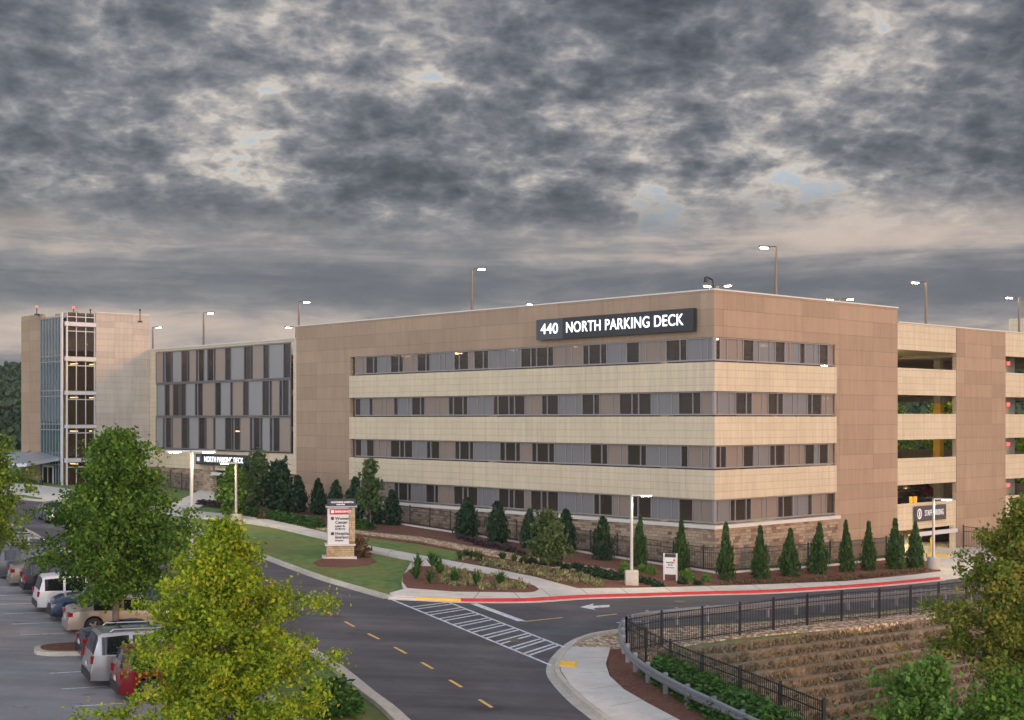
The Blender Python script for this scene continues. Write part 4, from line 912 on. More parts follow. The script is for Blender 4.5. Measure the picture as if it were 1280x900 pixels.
by_px('magnolia_tree','dark bushy magnolia right of the far left entrance',348,646,582,36,L['dk'],50,3600,.26,clear=.04,tr=.07,sig=.26,seed=45)
by_px('magnolia_tree','dark bushy magnolia behind the slender green tree',305,640,584,34,L['dk'],50,3200,.26,clear=.04,tr=.07,sig=.26,seed=46)
# conifers
def conifer_proto(nm,h,w,mat,n,ls,prof,seed,sig=.07):
    rd=np.random.default_rng(seed); r=local(empty(nm,(0,0,0)))
    f=rd.uniform(0,1,n)**.85; az_=rd.uniform(0,2*PI,n); R_=np.interp(f,[p[0] for p in prof],[p[1] for p in prof])*w/2
    # tufted outline
    lump=.80+.30*np.sin(az_*4+f*19+seed)*np.sin(f*(31+seed%7)+az_*3)+.15*rd.normal(size=n)
    rr=R_*np.clip(lump,.25,1.25)*np.sqrt(rd.uniform(.45,1.,n))
    P=np.stack([np.cos(az_)*rr,np.sin(az_)*rr,f*h+.05+.12*rd.normal(size=n)*.5],1); P[:,2]=np.clip(P[:,2],.03,h*1.02)
    b=MB(); b.tube([(0,0,-.3),(0,0,h*.5),(0,0,h*.93)],[.07,.045,.01],6); b.build('trunk',M['bark'],r,off=(0,0,0))
    leaves_mesh('crown',P,ls,mat,r,asp=2.0,up=.45); return r
AP=[(0,.72),(.06,.95),(.15,1.),(.3,.86),(.5,.60),(.7,.34),(.85,.2),(.95,.12),(1,.04)]
DP=[(0,.7),(.08,.95),(.25,1.),(.45,.9),(.65,.66),(.82,.38),(.94,.16),(1,.04)]
def place(protos,rows,labelf,cat,group,first):
    for i,(px,py,pyt,w) in enumerate(rows):
        pr=protos[i%len(protos)]
        o=pr if pr not in first else copy_tree(pr)
        first.add(pr); g=G(px,py); h=(py-pyt)/F*g.y; ww=w/F*g.y
        ww*=random.uniform(.92,1.1); o.location=g; o.rotation_euler=(random.gauss(0,.025),random.gauss(0,.025),random.uniform(0,6)); o.scale=(ww,ww,h); tag(o,labelf(i),cat,group)
arb=[conifer_proto('arborvitae',1,1,L['arb'],3400,.085 if False else .05,AP,50+i) for i in range(5)]
# protos have unit size; leaves scale with the plant
AR=[(798,709,648,25),(852,715,652,24),(907.5,726,657,27),(950,724.5,661,26),(986.5,721,664,28),(1022,718,657,27),(1058,716,654,24),(1086,714,655,24),(1118.5,712,652,26),(1144,711,655,25)]
an=['behind the lamp on the square concrete block','right behind the small white notice board','right in front of the corner of the stone base','second to the right of the building corner','third to the right of the building corner','in front of the right end of the stone base','left one before the plain brown wall','middle one before the plain brown wall','right one before the plain brown wall','nearest to the staff entrance lamp']
place(arb,AR,lambda i:'pointed green arborvitae '+an[i],'conifer','pointed conifers along the fence',set())
dks=[conifer_proto('holly_tree',1,1,L['dk'],3000,.06,DP,60+i) for i in range(4)]
DR=[(373,641,597,24),(397,644,601,23),(418,648,603,23),(443,652,600,27),(469,656,622,22),(491,657,615,23),(583,672,625,31),(621,680,630,30),(660,686,639,22),(707,692,640,30),(753.5,701,649,30)]
dn=['leftmost of the row by the brown wall','second of the row by the brown wall','third of the row, just left of the directory sign','behind the top of the directory sign','half hidden behind the slim young tree','at the left end of the black fence','in front of the black fence, left of a close pair','right one of a close pair on the black fence','narrow, left of the small pale tree','behind the small pale tree','nearest to the lamp on the square block']
place(dks,DR,lambda i:'dense dark evergreen '+dn[i],'evergreen','dark evergreens along the deck',set())
# shrubs
def shrub_proto(nm,mat,n,ls,seed,up=.2,sq=.75,spiky=False):
    rd=np.random.default_rng(seed); r=local(empty(nm,(0,0,0)))
    if spiky:
        b=MB()
        for k in range(46):
            a=rd.uniform(0,2*PI); t=rd.uniform(.15,.95); e=Vector((math.cos(a)*t*.62,math.sin(a)*t*.62,(1-t*.45)*rd.uniform(.6,1.1))); s_=Vector((-math.sin(a),math.cos(a),0))*.035
            m_=e*.55+Vector((0,0,.14)); b.add([-s_,s_,m_+s_*1.1,m_-s_*1.1],[(0,1,2,3)]); b.add([m_-s_*1.1,m_+s_*1.1,e],[(0,1,2)])
        b.build('blade',mat,r,off=(0,0,0),fix=False) ; return r
    a=rd.normal(size=(n,3)); a/=np.linalg.norm(a,axis=1)[:,None]; a[:,2]=np.abs(a[:,2])
    lump=.85+.18*np.sin(a[:,0]*7+seed)*np.cos(a[:,1]*6)+.1*rd.normal(size=n); rr=.5*lump*rd.uniform(.45,1,n)**.5
    P=a*rr[:,None]; P[:,2]=P[:,2]*2*sq+.03
    leaves_mesh('foliage',P,ls,mat,r,up=up)
    b=MB(); 
    for k in range(5):
        an_=k*1.25; b.tube([(0,0,-.05),(math.cos(an_)*.25,math.sin(an_)*.25,.55)],[.03,.012],5)
    b.build('stem',M['bark'],r,off=(0,0,0)); return r
SH={k:[shrub_proto(nm,L[m],n,ls,70+i*7+j,spiky=sp) for j in range(2)] for i,(k,nm,m,n,ls,sp) in enumerate([('round','round_shrub','brt',700,.09,False),('low','low_shrub','dk',420,.12,False),('hedge','hedge_shrub','hedge',2600,.055,False),('purple','low_shrub','purple',420,.12,False),('spiky','spiky_plant','hedge',0,0,True),('rust','bushy_shrub','rust',900,.085,False),('brown','bushy_shrub','hedge',900,.085,False),('daylily','spiky_plant','pale',0,0,True)])}
used=set()
def shrubs(key,rows,label,group,zoff=.05,labels=None,cat='shrub'):
    for i,row in enumerate(rows):
        px,py,w,h=row[:4]; pr=SH[key][i%2]; o=pr if (key,i%2) not in used else copy_tree(pr); used.add((key,i%2))
        g=G(px,py,zoff); o.location=g; o.scale=(w,w,h); o.rotation_euler=(0,0,random.uniform(0,6))
        tag(o,labels[i] if labels else label,cat,group)
shrubs('round',[(781.5,716,.95,.9),(814,719,.8,.8),(858.5,727,1.0,.95),(863,728,.7,.6),(883,728.5,.7,.75),(803,716,.7,.7)],None,'round bright shrubs in the mulch',
 labels=['round bright green shrub left of the lamp block','round green shrub between the lamp block and the white notice board','largest bright green shrub right of the white notice board','small bright shrub touching the large one right of the notice board','small green shrub standing alone in the mulch right of the notice board','green shrub just right of the square lamp block'])
rows=[(679+i*9.5+random.uniform(-2,2),706+i*1.6+random.uniform(-2,2),.75,.5) for i in range(11)]+[(725+i*9+random.uniform(-2,2),719+i*1.3+random.uniform(-2,2),.8,.5) for i in range(12)]+[(665,706,.8,.6),(655,704,.7,.5),(853,731,.7,.5),(872,732,.6,.4)]
shrubs('low',rows,'low dark green shrub in the mulch between the gravel strip and the pavement','low dark shrubs below the gravel strip')
rows=[(577+i*7.2+random.uniform(-1.5,1.5),676+i*1.75+random.uniform(-1.5,1.5),.75,.55) for i in range(12)]+[(600+i*9,682+i*2.1,.7,.5) for i in range(5)]
shrubs('purple',rows,'low purple leaved shrub in the mulch above the gravel strip','purple shrubs above the gravel strip')
shrubs('purple',[(252+i*7,632+i*.8+random.uniform(-.5,.5),1.1,.7) for i in range(8)],'low purple leaved shrub edging the lawn near the far left entrance','purple shrubs by the far entrance')
shrubs('spiky',[(522,716,1.3,1.1),(541,712,1.4,1.2),(549,720,1.4,1.1),(568,733,1.1,1.0),(596,735,1.1,1.),(625,735,1.2,1.),(520,727,1.2,1.0),(538,733,1.1,1.)],None,'spiky plants in the kerb island bed',zoff=.14,cat='plant',
 labels=['tall spiky plant at the rear left of the kerbside bed','tall spiky plant at the rear of the kerbside bed beside the footpath','spiky plant in the left middle of the kerbside bed','spiky plant at the front of the kerbside bed near the yellow kerb','spiky plant in the front middle of the kerbside bed','spiky plant at the front right of the kerbside bed','spiky plant on the left flank of the kerbside bed','spiky plant at the front left of the kerbside bed'])
shrubs('daylily',[(628,702,1.,.8),(643,706,1.1,.9),(657,706,1.,.9),(583,699,1.2,.8),(592,700,1.2,.8),(600,702,1.2,.8),(574,700,1.,.7)],None,'pale strappy plants below the gravel strip',cat='plant',
 labels=['strappy plant just below the gravel strip, left one of three','strappy plant just below the gravel strip, middle one of three','strappy plant just below the gravel strip, right one of three','leftmost but one strappy plant at the lawn tip','second strappy plant from the right at the lawn tip','rightmost strappy plant at the lawn tip','leftmost strappy plant at the lawn tip'])
shrubs('brown',[(306+i*9.,644+i*1.6,1.5,1.) for i in range(11)],'bushy green brown shrub in the hedge below the far magnolias','hedge below the magnolias')
shrubs('rust',[(447,696,1.9,1.7),(330,650,1.4,1.)],None,None,zoff=.0,labels=['reddish brown bush beside the white directory sign','reddish shrub in the bed by the far entrance'])
shrubs('brown',[(444,660,1.6,.9),(456,662,1.6,.9),(433,657,1.5,.9)],'green shrub in the mulch behind the directory sign','shrubs behind the directory sign')
hd=[(833,850,2.1,1.15),(848,858,2.2,1.2),(864,867,2.2,1.2),(880,877,2.2,1.25),(899,888,2.3,1.25),(918,899,2.3,1.3),(938,910,2.4,1.3),(960,922,2.4,1.3)]
shrubs('hedge',hd,'clipped green hedge shrub in the row between the guard rail and the black fence','hedge behind the guard rail')
shrubs('brown',[(415,878,2.0,1.1),(408,890,2.,1.2),(424,892,1.8,1.)],'dark green shrub on the verge right of the yellow green tree','shrubs on the near verge',zoff=0)
shrubs('low',[(i_*1.,684+(i_-18)*.62,1.,.6) for i_ in (24,36,50,64,80)],'low shrub in the mulch in front of the first parked cars','low shrubs at the lot edge',zoff=0)
# low tufted ground cover: nobody could count it
def cover(name,poly,n,ls,mat,zoff,tall=.18,label='pale tufted grass ground cover in the mulch beds',clump=1):
    pts=[G(*p) for p in poly]; xs_=[p.x for p in pts]; ys_=[p.y for p in pts]
    def inside(x,y):
        c=False; j=len(pts)-1
        for i in range(len(pts)):
            if (pts[i].y>y)!=(pts[j].y>y) and x<(pts[j].x-pts[i].x)*(y-pts[i].y)/(pts[j].y-pts[i].y)+pts[i].x: c=not c
            j=i
        return c
    P=[]
    while len(P)<n:
        x=random.uniform(min(xs_),max(xs_)); y=random.uniform(min(ys_),max(ys_))
        if inside(x,y):
            for k in range(clump):
                a,b2=x+random.gauss(0,.1),y+random.gauss(0,.1); P.append((a,b2,gz(a,b2)+zoff+random.uniform(.02,tall)))
    o=leaves_mesh(name,np.array(P),ls,mat,None,asp=2.4,up=.6); return tag(o,label,'ground cover',None,'stuff')
cover('ground_cover',[(540,712),(558,712.5),(601,719.5),(644,728),(667,736),(664,741),(600,741),(558,735),(545,728)],1700,.085,L['tuft'],.14,clump=18)
cover('ground_cover',[(575,703),(585,697),(640,706),(690,714),(745,722),(760,734),(722,735),(703,731),(670,722),(617,711)],2200,.085,L['tuft'],.07,clump=18)
cover('ground_cover',[(900,730),(1000,726),(1100,719),(1150,713),(1166,715),(1057,727),(958,731),(900,733)],3500,.08,L['rust'],.07,.1,'low brown green ground cover under the conifers',clump=8)
# ------------------------------------------------------------------ terraced wall and ravine growth
tr_=tr=empty('terraced_wall',RW0,0,'stepped retaining wall overgrown with dry brown grass below the black fence','retaining wall')
M['terr']=ground_mat('terrace_face',[(.14,.115,.07),(.24,.19,.125),(.36,.29,.20)],2.5,.95,7,1.)
wl=(RW1-RW0).length*1.0
nst=9; sh=.40; sd2=.40
for k in range(nst):
    a=RW0-wd*2.5+wn*(sd2*k-.45); c=RW0+wd*(wl+10)+wn*(sd2*k-.45); zt=-.03-sh*k
    b=MB(); pts=[]
    nseg=26
    for i in range(nseg+1):
        p=a.lerp(c,i/nseg); pts.append((p.x,p.y,gz(RW0.x+wd.x*(p-RW0).dot(wd),RW0.y+wd.y*(p-RW0).dot(wd))+zt))
    jit=[random.uniform(-.05,.05) for _ in pts]
    b.sweep([(x+wn.x*j,y+wn.y*j,z+j*.6) for (x,y,z),j in zip(pts,jit)],[(.3,0),(-sd2-.12,0),(-sd2-.06,-sh-.1),(.3,-sh-.1)])
    b.build('terrace_step',M['terr'],tr)
    n=3600; t=np.random.default_rng(k).uniform(0,1,n); q=np.array([tuple(a.lerp(c,float(x))) for x in t[:n]]); 
    hh=rng.uniform(-.40,-.13,n); out=sd2+.12+rng.uniform(-.06,.10,n)
    z=np.array([gz(RW0.x+wd.x*((Vector(p_)-RW0).dot(wd)),RW0.y+wd.y*((Vector(p_)-RW0).dot(wd))) for p_ in q])+zt+hh
    keep=(np.sin(t*90+k)+np.sin(t*37+2*k)+rng.normal(size=n)*.8)>-.9
    P=np.stack([q[:,0]+wn.x*out,q[:,1]+wn.y*out,z],1)[keep]
    o=leaves_mesh('dry_grass',P-np.array(RW0),.055,L['dry'],tr,asp=6.,up=.55); 
def scatter_blob(name,label,c,r3,n,ls,mat,kind='stuff',cat='undergrowth',seed=1,zf=None):
    rd=np.random.default_rng(seed); P=rd.normal(size=(n,3))*np.array(r3)*.5+np.array(c)
    if zf:
        P=P[np.array([drop(x,y)>.9 for x,y,_ in P])]; n=len(P)
        P[:,2]=np.array([zf(x,y) for x,y,_ in P])+np.abs(rd.normal(size=n))*r3[2]*(.6+.5*np.sin(P[:,0]*1.3)*np.cos(P[:,1]*1.1))
    return tag(leaves_mesh(name,P,ls,mat,None,up=.1),label,cat,None,kind)
def zf(x,y): return tz(x,y)
cx_=(RB1+RW1)/2
scatter_blob('undergrowth','dark green undergrowth covering the ravine floor',(13.5,50.5,0),(9,7,.7),26000,.13,L['hedge'],zf=zf)
scatter_blob('undergrowth','brownish undergrowth at the foot of the terraced wall',(19,56,0),(8,2.5,.8),7000,.13,L['rust'],zf=zf,seed=2)
scatter_blob('undergrowth','rough green growth at the right of the ravine',(21,50,0),(5,6,1.2),9000,.15,L['oliv'],zf=zf,seed=3)
for i,(px,py,hh) in enumerate([(1046,850,3.2),(1062,845,2.6),(1030,852,2.2)]):
    g=G(px,790); p=Vector((g.x,g.y,0))+wn*(3.6); p.z=g.z-3.4
    tree('bare_sapling',['thin bare sapling against the terraced wall, tallest of three','thin bare sapling leaning right against the terraced wall','short bare sapling left of the taller ones by the terraced wall'][i],p,hh,[(0,.3),(.5,.8),(1,.5)],16,260,.1,L['oliv'],.1,.045,.1,.6,seed=80+i,cat='sapling',group='bare saplings by the terraced wall')
# ------------------------------------------------------------------ far wooded hill
b=MB(); nn=60
def hillz(x,y):
    return -9+HC+ (15+4*math.sin(x*.012+1)+2*math.sin(x*.031))*smooth((y-210)/190)
hx=np.linspace(-420,420,60); hy=np.linspace(205,520,24)
b.add([(x,y,hillz(x,y)) for y in hy for x in hx],[(j*60+i,j*60+i+1,(j+1)*60+i+1,(j+1)*60+i) for j in range(23) for i in range(59)])
tag(b.build('hill',M['rgrass'],fix=False),kind='structure')
P=[];rd=np.random.default_rng(5)
for k in range(620):
    if k<330: y=rd.uniform(225,400); x=y*rd.uniform(-.40,-.325)
    else: y=rd.uniform(220,400); x=y*rd.uniform(.22,.42)
    z=hillz(x,y); h=rd.uniform(7,11); m_=260
    a=rd.normal(size=(m_,3)); a/=np.linalg.norm(a,axis=1)[:,None]; rad=rd.uniform(3.2,5.)
    q=a*np.array([rad,rad,h*.42])*rd.uniform(.75,1.08,(m_,1))+np.array([x,y,z+h*.58]); P.append(q)
tag(leaves_mesh('far_wood',np.concatenate(P),.95,L['far'],None,asp=1.3),'dark wooded hillside beyond the stair tower','woodland',None,'stuff')
# trees seen through the open bays
for i,(t_,s_) in enumerate(((72,14),(70,24),(74,34))):
    p=Wp(s_,t_,0); p.z=gz(p.x,p.y); tree('maple_tree',['lamp lit tree seen through the open bay, left','tree seen through the open bay, middle','tree seen behind the yellow column of the open bay'][i],p,11+i,[(.2,2),(.5,3.6),(.8,2.4),(1,.4)],50,5000,.3,L['yel'] if i<2 else L['grn'],.15,.2,.5,seed=90+i,group='trees behind the deck')
# ------------------------------------------------------------------ cars
def paint(name,col,metal=.35,rough=.28):
    m,nt,b=newmat(name); setp(b,col,rough,metal); b.inputs['Coat Weight'].default_value=.5; b.inputs['Coat Roughness'].default_value=.05
    c=N(nt,'ShaderNodeTexCoord').outputs['Object']; f=noise(nt,c,2.5,5,.7); nt.links.new(mix(nt,f,[x*.96 for x in col],[min(1,x*1.03) for x in col]),b.inputs['Base Color'])
    return m
carglass=glass_mat('car_glass',(.3,.33,.33),.12,.03,(.012,.014,.016),1.6)
rubber=simple('tyre_rubber',(.018,.018,.019),.8,0,.1); alloy=simple('alloy_rim',(.5,.5,.52),.3,.9,.05); trim=simple('black_trim',(.02,.02,.021),.5,0,.1)
redl=newmat('tail_lamp')[0]; setp(redl.node_tree.nodes['Principled BSDF'],(.26,.008,.012),.12); 
hl=newmat('head_lamp')[0]; setp(hl.node_tree.nodes['Principled BSDF'],(.62,.64,.66),.08,.4); plate=simple('number_plate',(.6,.6,.56),.5,0,.05); headon=emis('head_lamp_lit',(1,.97,.85),14)
TOPS={'sedan':[(-.5,.42),(-.497,.60),(-.47,.70),(-.36,.765),(-.30,.86),(-.20,.965),(-.08,1.0),(.02,.99),(.10,.94),(.24,.72),(.27,.70),(.38,.65),(.46,.56),(.495,.46),(.5,.34)],
'suv':[(-.5,.34),(-.498,.52),(-.485,.62),(-.455,.93),(-.43,.975),(-.30,1.0),(-.05,1.0),(.05,.985),(.11,.93),(.215,.675),(.24,.655),(.38,.62),(.46,.55),(.495,.44),(.5,.30)],
'pickup':[(-.5,.40),(-.498,.58),(-.49,.60),(-.16,.605),(-.155,.62),(-.13,.95),(-.10,.985),(.02,1.),(.06,.98),(.11,.93),(.20,.68),(.24,.655),(.38,.63),(.46,.56),(.495,.45),(.5,.30)],
'coupe':[(-.5,.42),(-.497,.64),(-.46,.74),(-.33,.80),(-.26,.88),(-.14,.98),(-.04,1.),(.04,.96),(.18,.75),(.22,.72),(.38,.66),(.46,.57),(.495,.46),(.5,.34)]}
GL={'sedan':dict(rear=(-.345,-.195),wind=(.08,.238),side=(-.30,.13),pil=(-.06,)),'suv':dict(rear=(-.484,-.452),wind=(.08,.214),side=(-.435,.12),pil=(-.25,-.04)),'pickup':dict(rear=(-.152,-.128),wind=(.08,.2),side=(-.12,.12),pil=(.0,)),'coupe':dict(rear=(-.31,-.13),wind=(.02,.178),side=(-.2,.08),pil=(-.1,))}
def make_car(name,kind,Lg,Wd,H,mat,lit=False,rack=False):
    r=local(empty(name)); T=TOPS[kind]; g=GL[kind]; hw=Wd/2; rw=.335 if kind in('sedan','coupe') else .38; zb=.2 if kind in('sedan','coupe') else .27
    ax=(-.295*Lg,.31*Lg)
    xs_=set(np.linspace(-.5,.5,53).tolist()+[t[0] for t in T]+[-.5,.5]+list(g['rear'])+list(g['wind'])+list(g['side'])+[p_-.012 for p_ in g['pil']]+[p_+.012 for p_ in g['pil']])
    for a in ax:
        for k in range(-8,9): xs_.add((a+math.sin(k/8*PI/2)*(rw+.07))/Lg)
    xs_=sorted(x for x in xs_ if -.5<=x<=.5); X_=[xs_[0]]
    for x in xs_[1:]:
        if x-X_[-1]>.0035: X_.append(x)
    if X_[-1]<.5: X_[-1]=.5
    tx=[t[0] for t in T]; ty=[t[1] for t in T]
    beltf=lambda x: float(np.interp(x,[-.5,-.4,.0,.24,.42,.5],[.60,.66,.635,.62,.56,.36] if kind!='suv' else [.58,.60,.585,.575,.53,.34]))
    rows=[]
    for x in X_:
        top=float(np.interp(x,tx,ty))*H; belt=min(beltf(x)*H,top-.035*H if top>.4*H else top*.93); w=hw*(1-.16*smooth((abs(x)-.40)/.10)*.8); xx=x*Lg
        if kind=='sedan' or kind=='coupe': w*=1-.03*smooth((abs(x)-.25)/.2)
        z0=zb
        for a in ax:
            dd=abs(xx-a)
            if dd<rw+.07: z0=max(z0,rw+math.sqrt(max(0,(rw+.07)**2-dd*dd)))
        gh=max(0,min(1,(top-belt)/(.33*H)))
        wr=w*(.93-.17*gh)
        bz=max(belt,z0+.05); q=[(w*.93,z0 if z0>zb else zb),(w*.99,max(z0+.02,min(zb+.12,bz-.04))),(w*1.0,max(z0+.03,belt*.72)),(w*.985,max(belt-.015,z0+.04)),(w*.955,max(belt+.01,z0+.045)),(wr,max(belt+.012,top-.075*H*(.4+.6*gh))),(wr*.86,top-.018*H*(.5+gh*.5)),(wr*.45,top-.004*H),(0,top)]
        rows.append((xx,q))
    nj=9; parts={'body':MB(),'windscreen':MB(),'rear_window':MB()}
    sw={}
    def quad(tgt,i,j,sg,push=0):
        P_=[]
        for ii,jj in ((i,j),(i+1,j),(i+1,j+1),(i,j+1)):
            y,z=rows[ii][1][jj]; P_.append((rows[ii][0],sg*y,z))
        if sg<0: P_=P_[::-1]
        tgt.add(P_,[(0,1,2,3)])
    for i in range(len(rows)-1):
        xm=(rows[i][0]+rows[i+1][0])/2/Lg
        for j in range(nj-1):
            for sg in (1,-1):
                tgt=parts['body']
                if g['wind'][0]<xm<g['wind'][1] and j>=5: tgt=parts['windscreen']
                elif g['rear'][0]<xm<g['rear'][1] and j>=5: tgt=parts['rear_window']
                elif j==4 and g['side'][0]<xm<g['side'][1] and not any(abs(xm-p_)<.0125 for p_ in g['pil']):
                    seg=sum(xm>p_ for p_ in g['pil']); tgt=sw.setdefault((sg,seg),MB())
                quad(tgt,i,j,sg)
    for e,ix in ((0,0),(1,len(rows)-1)):
        q=rows[ix][1]; xx=rows[ix][0]; pl=[(xx,y,z) for y,z in q]+[(xx,-y,z) for y,z in q[:-1][::-1]]; parts['body'].add(pl,[tuple(range(len(pl)))])
    def fin_(mb_,nm,mt,sm=True):
        o=mb_.build(nm,mt,r,off=(0,0,0),fix=False); bm=bmesh.new(); bm.from_mesh(o.data); bmesh.ops.remove_doubles(bm,verts=bm.verts,dist=.002)
        bmesh.ops.recalc_face_normals(bm,faces=bm.faces); bm.to_mesh(o.data); bm.free()
        if sm:
            o.data.polygons.foreach_set('use_smooth',[True]*len(o.data.polygons)); 
            try: o.data.set_sharp_from_angle(angle=R(32))
            except Exception: pass
        return o
    fin_(parts['body'],'body',mat); fin_(parts['windscreen'],'windscreen',carglass); fin_(parts['rear_window'],'rear_window',carglass)
    for v in sw.values(): fin_(v,'side_window',carglass)
    # underbody and arches
    b=MB(); b.box(-.47*Lg,.47*Lg,-hw*.80,hw*.80,zb-.02,zb+.34); 
    b.build('underbody',trim,r,off=(0,0,0))
    b=MB(); b.box(-.5*Lg-.03,-.48*Lg,-hw*.80,hw*.80,zb-.02,zb+.26); b.build('bumper',trim if kind in('suv','pickup') else mat,r,off=(0,0,0)); b=MB(); b.box(.48*Lg,.5*Lg+.02,-hw*.72,hw*.72,zb-.01,zb+.22); b.build('bumper',trim if kind in('suv','pickup') else mat,r,off=(0,0,0))
    for a in ax:
        for sg in (1,-1):
            yo=sg*(hw-.015); yi=sg*(hw-.24); b=MB(); b.tube([(a,yi,rw),(a,yi*.02+yo*.98,rw)],rw,24); b.tube([(a,yo*.98+yi*.02,rw),(a,yo+sg*.005,rw)],[rw,rw*.94],24); ty_=b.build('wheel',rubber,r,off=(0,0,0))
            b=MB(); ys_=yo+sg*.006
            ring=[(rw*.68,0),(rw*.60,-.03)]
            vs=[];n_=20
            for k in range(n_):
                t=2*PI*k/n_
                for rr,o_ in ring: vs.append((a+math.cos(t)*rr,ys_+sg*(.004+o_),rw+math.sin(t)*rr))
            b.add(vs,[(2*k,2*((k+1)%n_),2*((k+1)%n_)+1,2*k+1) for k in range(n_)])
            for k in range(5):
                t=2*PI*k/5; c_=Vector((math.cos(t),0,math.sin(t))); p_=Vector((-math.sin(t),0,math.cos(t))); O=Vector((a,ys_+sg*.004,rw))
                b.quad(O+p_*.05,O+c_*rw*.64+p_*.035,O+c_*rw*.64-p_*.035,O-p_*.05)
            b.tube([(a,ys_-sg*.02,rw),(a,ys_+sg*.012,rw)],.06,10); b.build('rim',alloy,ty_,off=(0,0,0),fix=False)
    hz=.62*H if kind!='suv' else .56*H
    for sg in (1,-1):
        if kind in('suv','pickup'): 
            b=MB(); b.box(-.5*Lg-.012,-.5*Lg+.14,sg*(hw*.82)-.05,sg*(hw*.82)+.06,hz*.80,hz*1.04)
        else:
            b=MB(); b.box(-.5*Lg-.008,-.5*Lg+.16,sg*hw*.70-.17,sg*hw*.70+.14,hz*.80,hz*.98)
        b.build('tail_light',redl,r,off=(0,0,0))
        b=MB(); b.box(.5*Lg-.17,.5*Lg+.004,sg*hw*.68-.17,sg*hw*.68+.13,hz*.66,hz*.83); b.build('headlight',headon if lit else hl,r,off=(0,0,0))
        b=MB(); xm=.17*Lg if kind!='pickup' else .12*Lg; b.box(xm-.06,xm+.06,sg*(hw+.02)-.11,sg*(hw+.02)+.11,beltf(.17)*H+.02,beltf(.17)*H+.18); b.build('wing_mirror',mat,r,off=(0,0,0))
        if rack:
            b=MB(); b.tube([(-.38*Lg,sg*hw*.68,H-.03),(-.36*Lg,sg*hw*.68,H+.05),(.0,sg*hw*.68,H+.05),(.03*Lg,sg*hw*.68,H-.03)],.025,6); b.build('roof_rail',trim if rack!=2 else alloy,r,off=(0,0,0))
    if rack==2:
        for x in (-.3,-.08):
            b=MB(); b.box(x*Lg-.03,x*Lg+.03,-hw*.68,hw*.68,H+.03,H+.06); b.build('roof_bar',trim,r,off=(0,0,0))
    b=MB(); b.box(-.5*Lg-.02,-.5*Lg-.002,-.16,.16,hz*.62,hz*.62+.15); b.build('number_plate',plate,r,off=(0,0,0))
    b=MB(); b.box(.5*Lg-.03,.5*Lg+.012,-hw*.42,hw*.42,hz*.52,hz*.72); b.build('grille',trim,r,off=(0,0,0))
    if kind=='pickup':
        b=MB(); b.box(-.47*Lg,-.17*Lg,-hw*.78,hw*.78,.602*H,.618*H); b.build('load_bed',trim,r,off=(0,0,0))
    return r
def park(o,rear_px,length,nose_out=False,label='',cat='car',group='cars parked in the row on the left',ang=None,off=(0,0)):
    g=G(*rear_px); c=g+sdir*(length/2+off[0])+adir*off[1]; a=SD if ang is None else ang
    o.location=(c.x,c.y,gz(c.x,c.y)-.005)
    rz=a+(PI if nose_out else 0); 
    # follow the slope of the ground
    nrm=Vector((-GA,-GB,1)).normalized(); xd=Vector((math.cos(rz),math.sin(rz),0)); xd=(xd-nrm*xd.dot(nrm)).normalized(); yd=nrm.cross(xd)
    o.rotation_euler=Matrix((xd,yd,nrm)).transposed().to_euler(); tag(o,label,cat,group)
P_={k:paint('paint_'+k,c,m) for k,c,m in (('silver',(.42,.41,.40),.6),('beige',(.46,.40,.33),.5),('red',(.19,.008,.014),.3),('white',(.68,.68,.67),0),('navy',(.025,.045,.085),.4),('black',(.014,.014,.017),.3),('grey',(.13,.135,.15),.5),('dblue',(.02,.03,.055),.4),('tan',(.32,.26,.20),.5),('char',(.05,.05,.06),.4))}
park(make_car('suv_car','suv',5.2,2.0,1.9,P_['silver'],rack=2),(107,855),5.2,label='silver full size estate SUV between the dark coupe and the red SUV')
park(make_car('suv_car','suv',4.5,1.85,1.72,P_['red'],rack=1),(143,872.5),4.5,label='red small SUV half hidden by the yellow green tree')
park(make_car('coupe_car','coupe',4.5,1.85,1.3,P_['dblue']),(98,820.5),4.5,label='dark blue low coupe parked left of the silver SUV by the mulched island')
park(make_car('sedan_car','sedan',4.85,1.83,1.47,P_['beige']),(81,789.5),4.85,label='beige sedan parked behind the trunk of the dark green tree')
park(make_car('suv_car','suv',4.7,1.88,1.70,P_['navy'],rack=1),(61,775),4.7,True,label='dark blue SUV parked nose out, beside the beige sedan')
park(make_car('suv_car','suv',4.5,1.85,1.66,P_['white']),(43,763.5),4.5,label='white hatchback SUV between the dark blue and the black cars')
park(make_car('suv_car','suv',4.5,1.82,1.62,P_['black']),(27,741.5),4.5,label='black hatchback left of the white hatchback SUV')
park(make_car('sedan_car','sedan',4.7,1.8,1.45,P_['tan']),(11,731),4.7,label='tan sedan parked between a black and a grey car')
park(make_car('suv_car','suv',4.8,1.85,1.66,P_['grey'],rack=1),(-6,722),4.8,label='dark grey estate with roof rails at the left edge')
park(make_car('suv_car','suv',4.9,1.9,1.75,P_['silver'],rack=2),(-22,709),4.9,label='silver SUV with roof rails cut by the left edge, next to last of the row')
park(make_car('suv_car','suv',4.8,1.9,1.75,P_['char']),(-38,697),4.8,label='charcoal SUV farthest along the row at the left edge')
c=make_car('sedan_car','sedan',4.8,1.83,1.47,P_['silver'],lit=True)
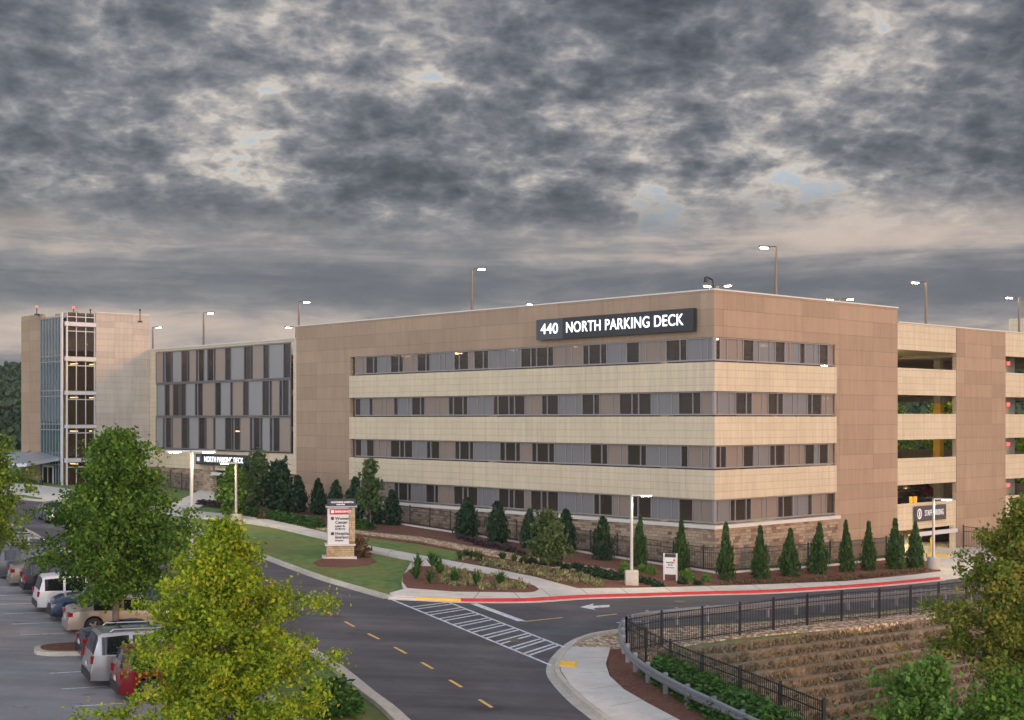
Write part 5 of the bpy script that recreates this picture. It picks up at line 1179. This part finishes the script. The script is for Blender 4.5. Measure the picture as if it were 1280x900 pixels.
g=G(68,651); c.location=(g.x,g.y,g.z); c.rotation_euler=(0,0,R(-62)); tag(c,'grey sedan with lit headlights driving on the road behind the green tree','car')
c=make_car('pickup_truck','pickup',5.6,2.0,1.85,P_['red']); p=Wp(9.0,tR(1146,9.0),0)
d_=1700*7.3*BS/98; uu=(1146-640)/F; c.location=(uu*123,123,Wp(0,0,-7.3).z+.0); c.rotation_euler=(0,0,R(38)); tag(c,'red pickup truck on the level above the staff entrance','pickup truck')
c=make_car('sedan_car','sedan',4.8,1.83,1.47,P_['black']); c.location=((1134-640)/F*114,114,Wp(0,0,-7.3).z); c.rotation_euler=(0,0,R(210)); tag(c,'black sedan on the level above the staff entrance, left of the pickup','car')
c=make_car('suv_car','suv',4.8,1.9,1.7,P_['black']); gg=Wp(7,27.5,-10.0); c.location=((1172-640)/F*112,112,gg.z+.0); c.rotation_euler=(0,0,R(205)); tag(c,'black car inside the staff entrance on the ground level','car')
for i,px in enumerate((1139,1144)):
    p=Wp(.9,tR(px,.9),-7.3); r=empty('bollard',p,0,['yellow post on the level above the staff entrance, left one','yellow post on the level above the staff entrance, right one'][i],'bollard','yellow posts in the open bay'); b=MB(); b.tube([p,p+Vector((0,0,1.55))],.14,10); b.build('post',M['yellow'],r); b=MB(); b.box(p.x-.2,p.x+.2,p.y-.2,p.y+.2,p.z,p.z+.04); b.build('foot',M['black'],r)
bpart('yellow_column',M['yellow'],deck,(9-.32,9.32,42-.32,42.32,-4.19,-1.2),(9-.32,9.32,42-.32,42.32,-.84,1.3)) 

HAZE=True
if HAZE:
    b=MB(); b.box(-430,430,-60,560,-8,40)
    m=bpy.data.materials.new('haze'); m.use_nodes=True; n_=m.node_tree; n_.nodes.remove(n_.nodes['Principled BSDF']); v=n_.nodes.new('ShaderNodeVolumePrincipled'); v.inputs['Density'].default_value=.00018; v.inputs['Color'].default_value=(.78,.84,.95,1); v.inputs['Anisotropy'].default_value=.2
    n_.links.new(v.outputs[0],n_.nodes['Material Output'].inputs['Volume'])
    tag(b.build('haze',m),kind='stuff')
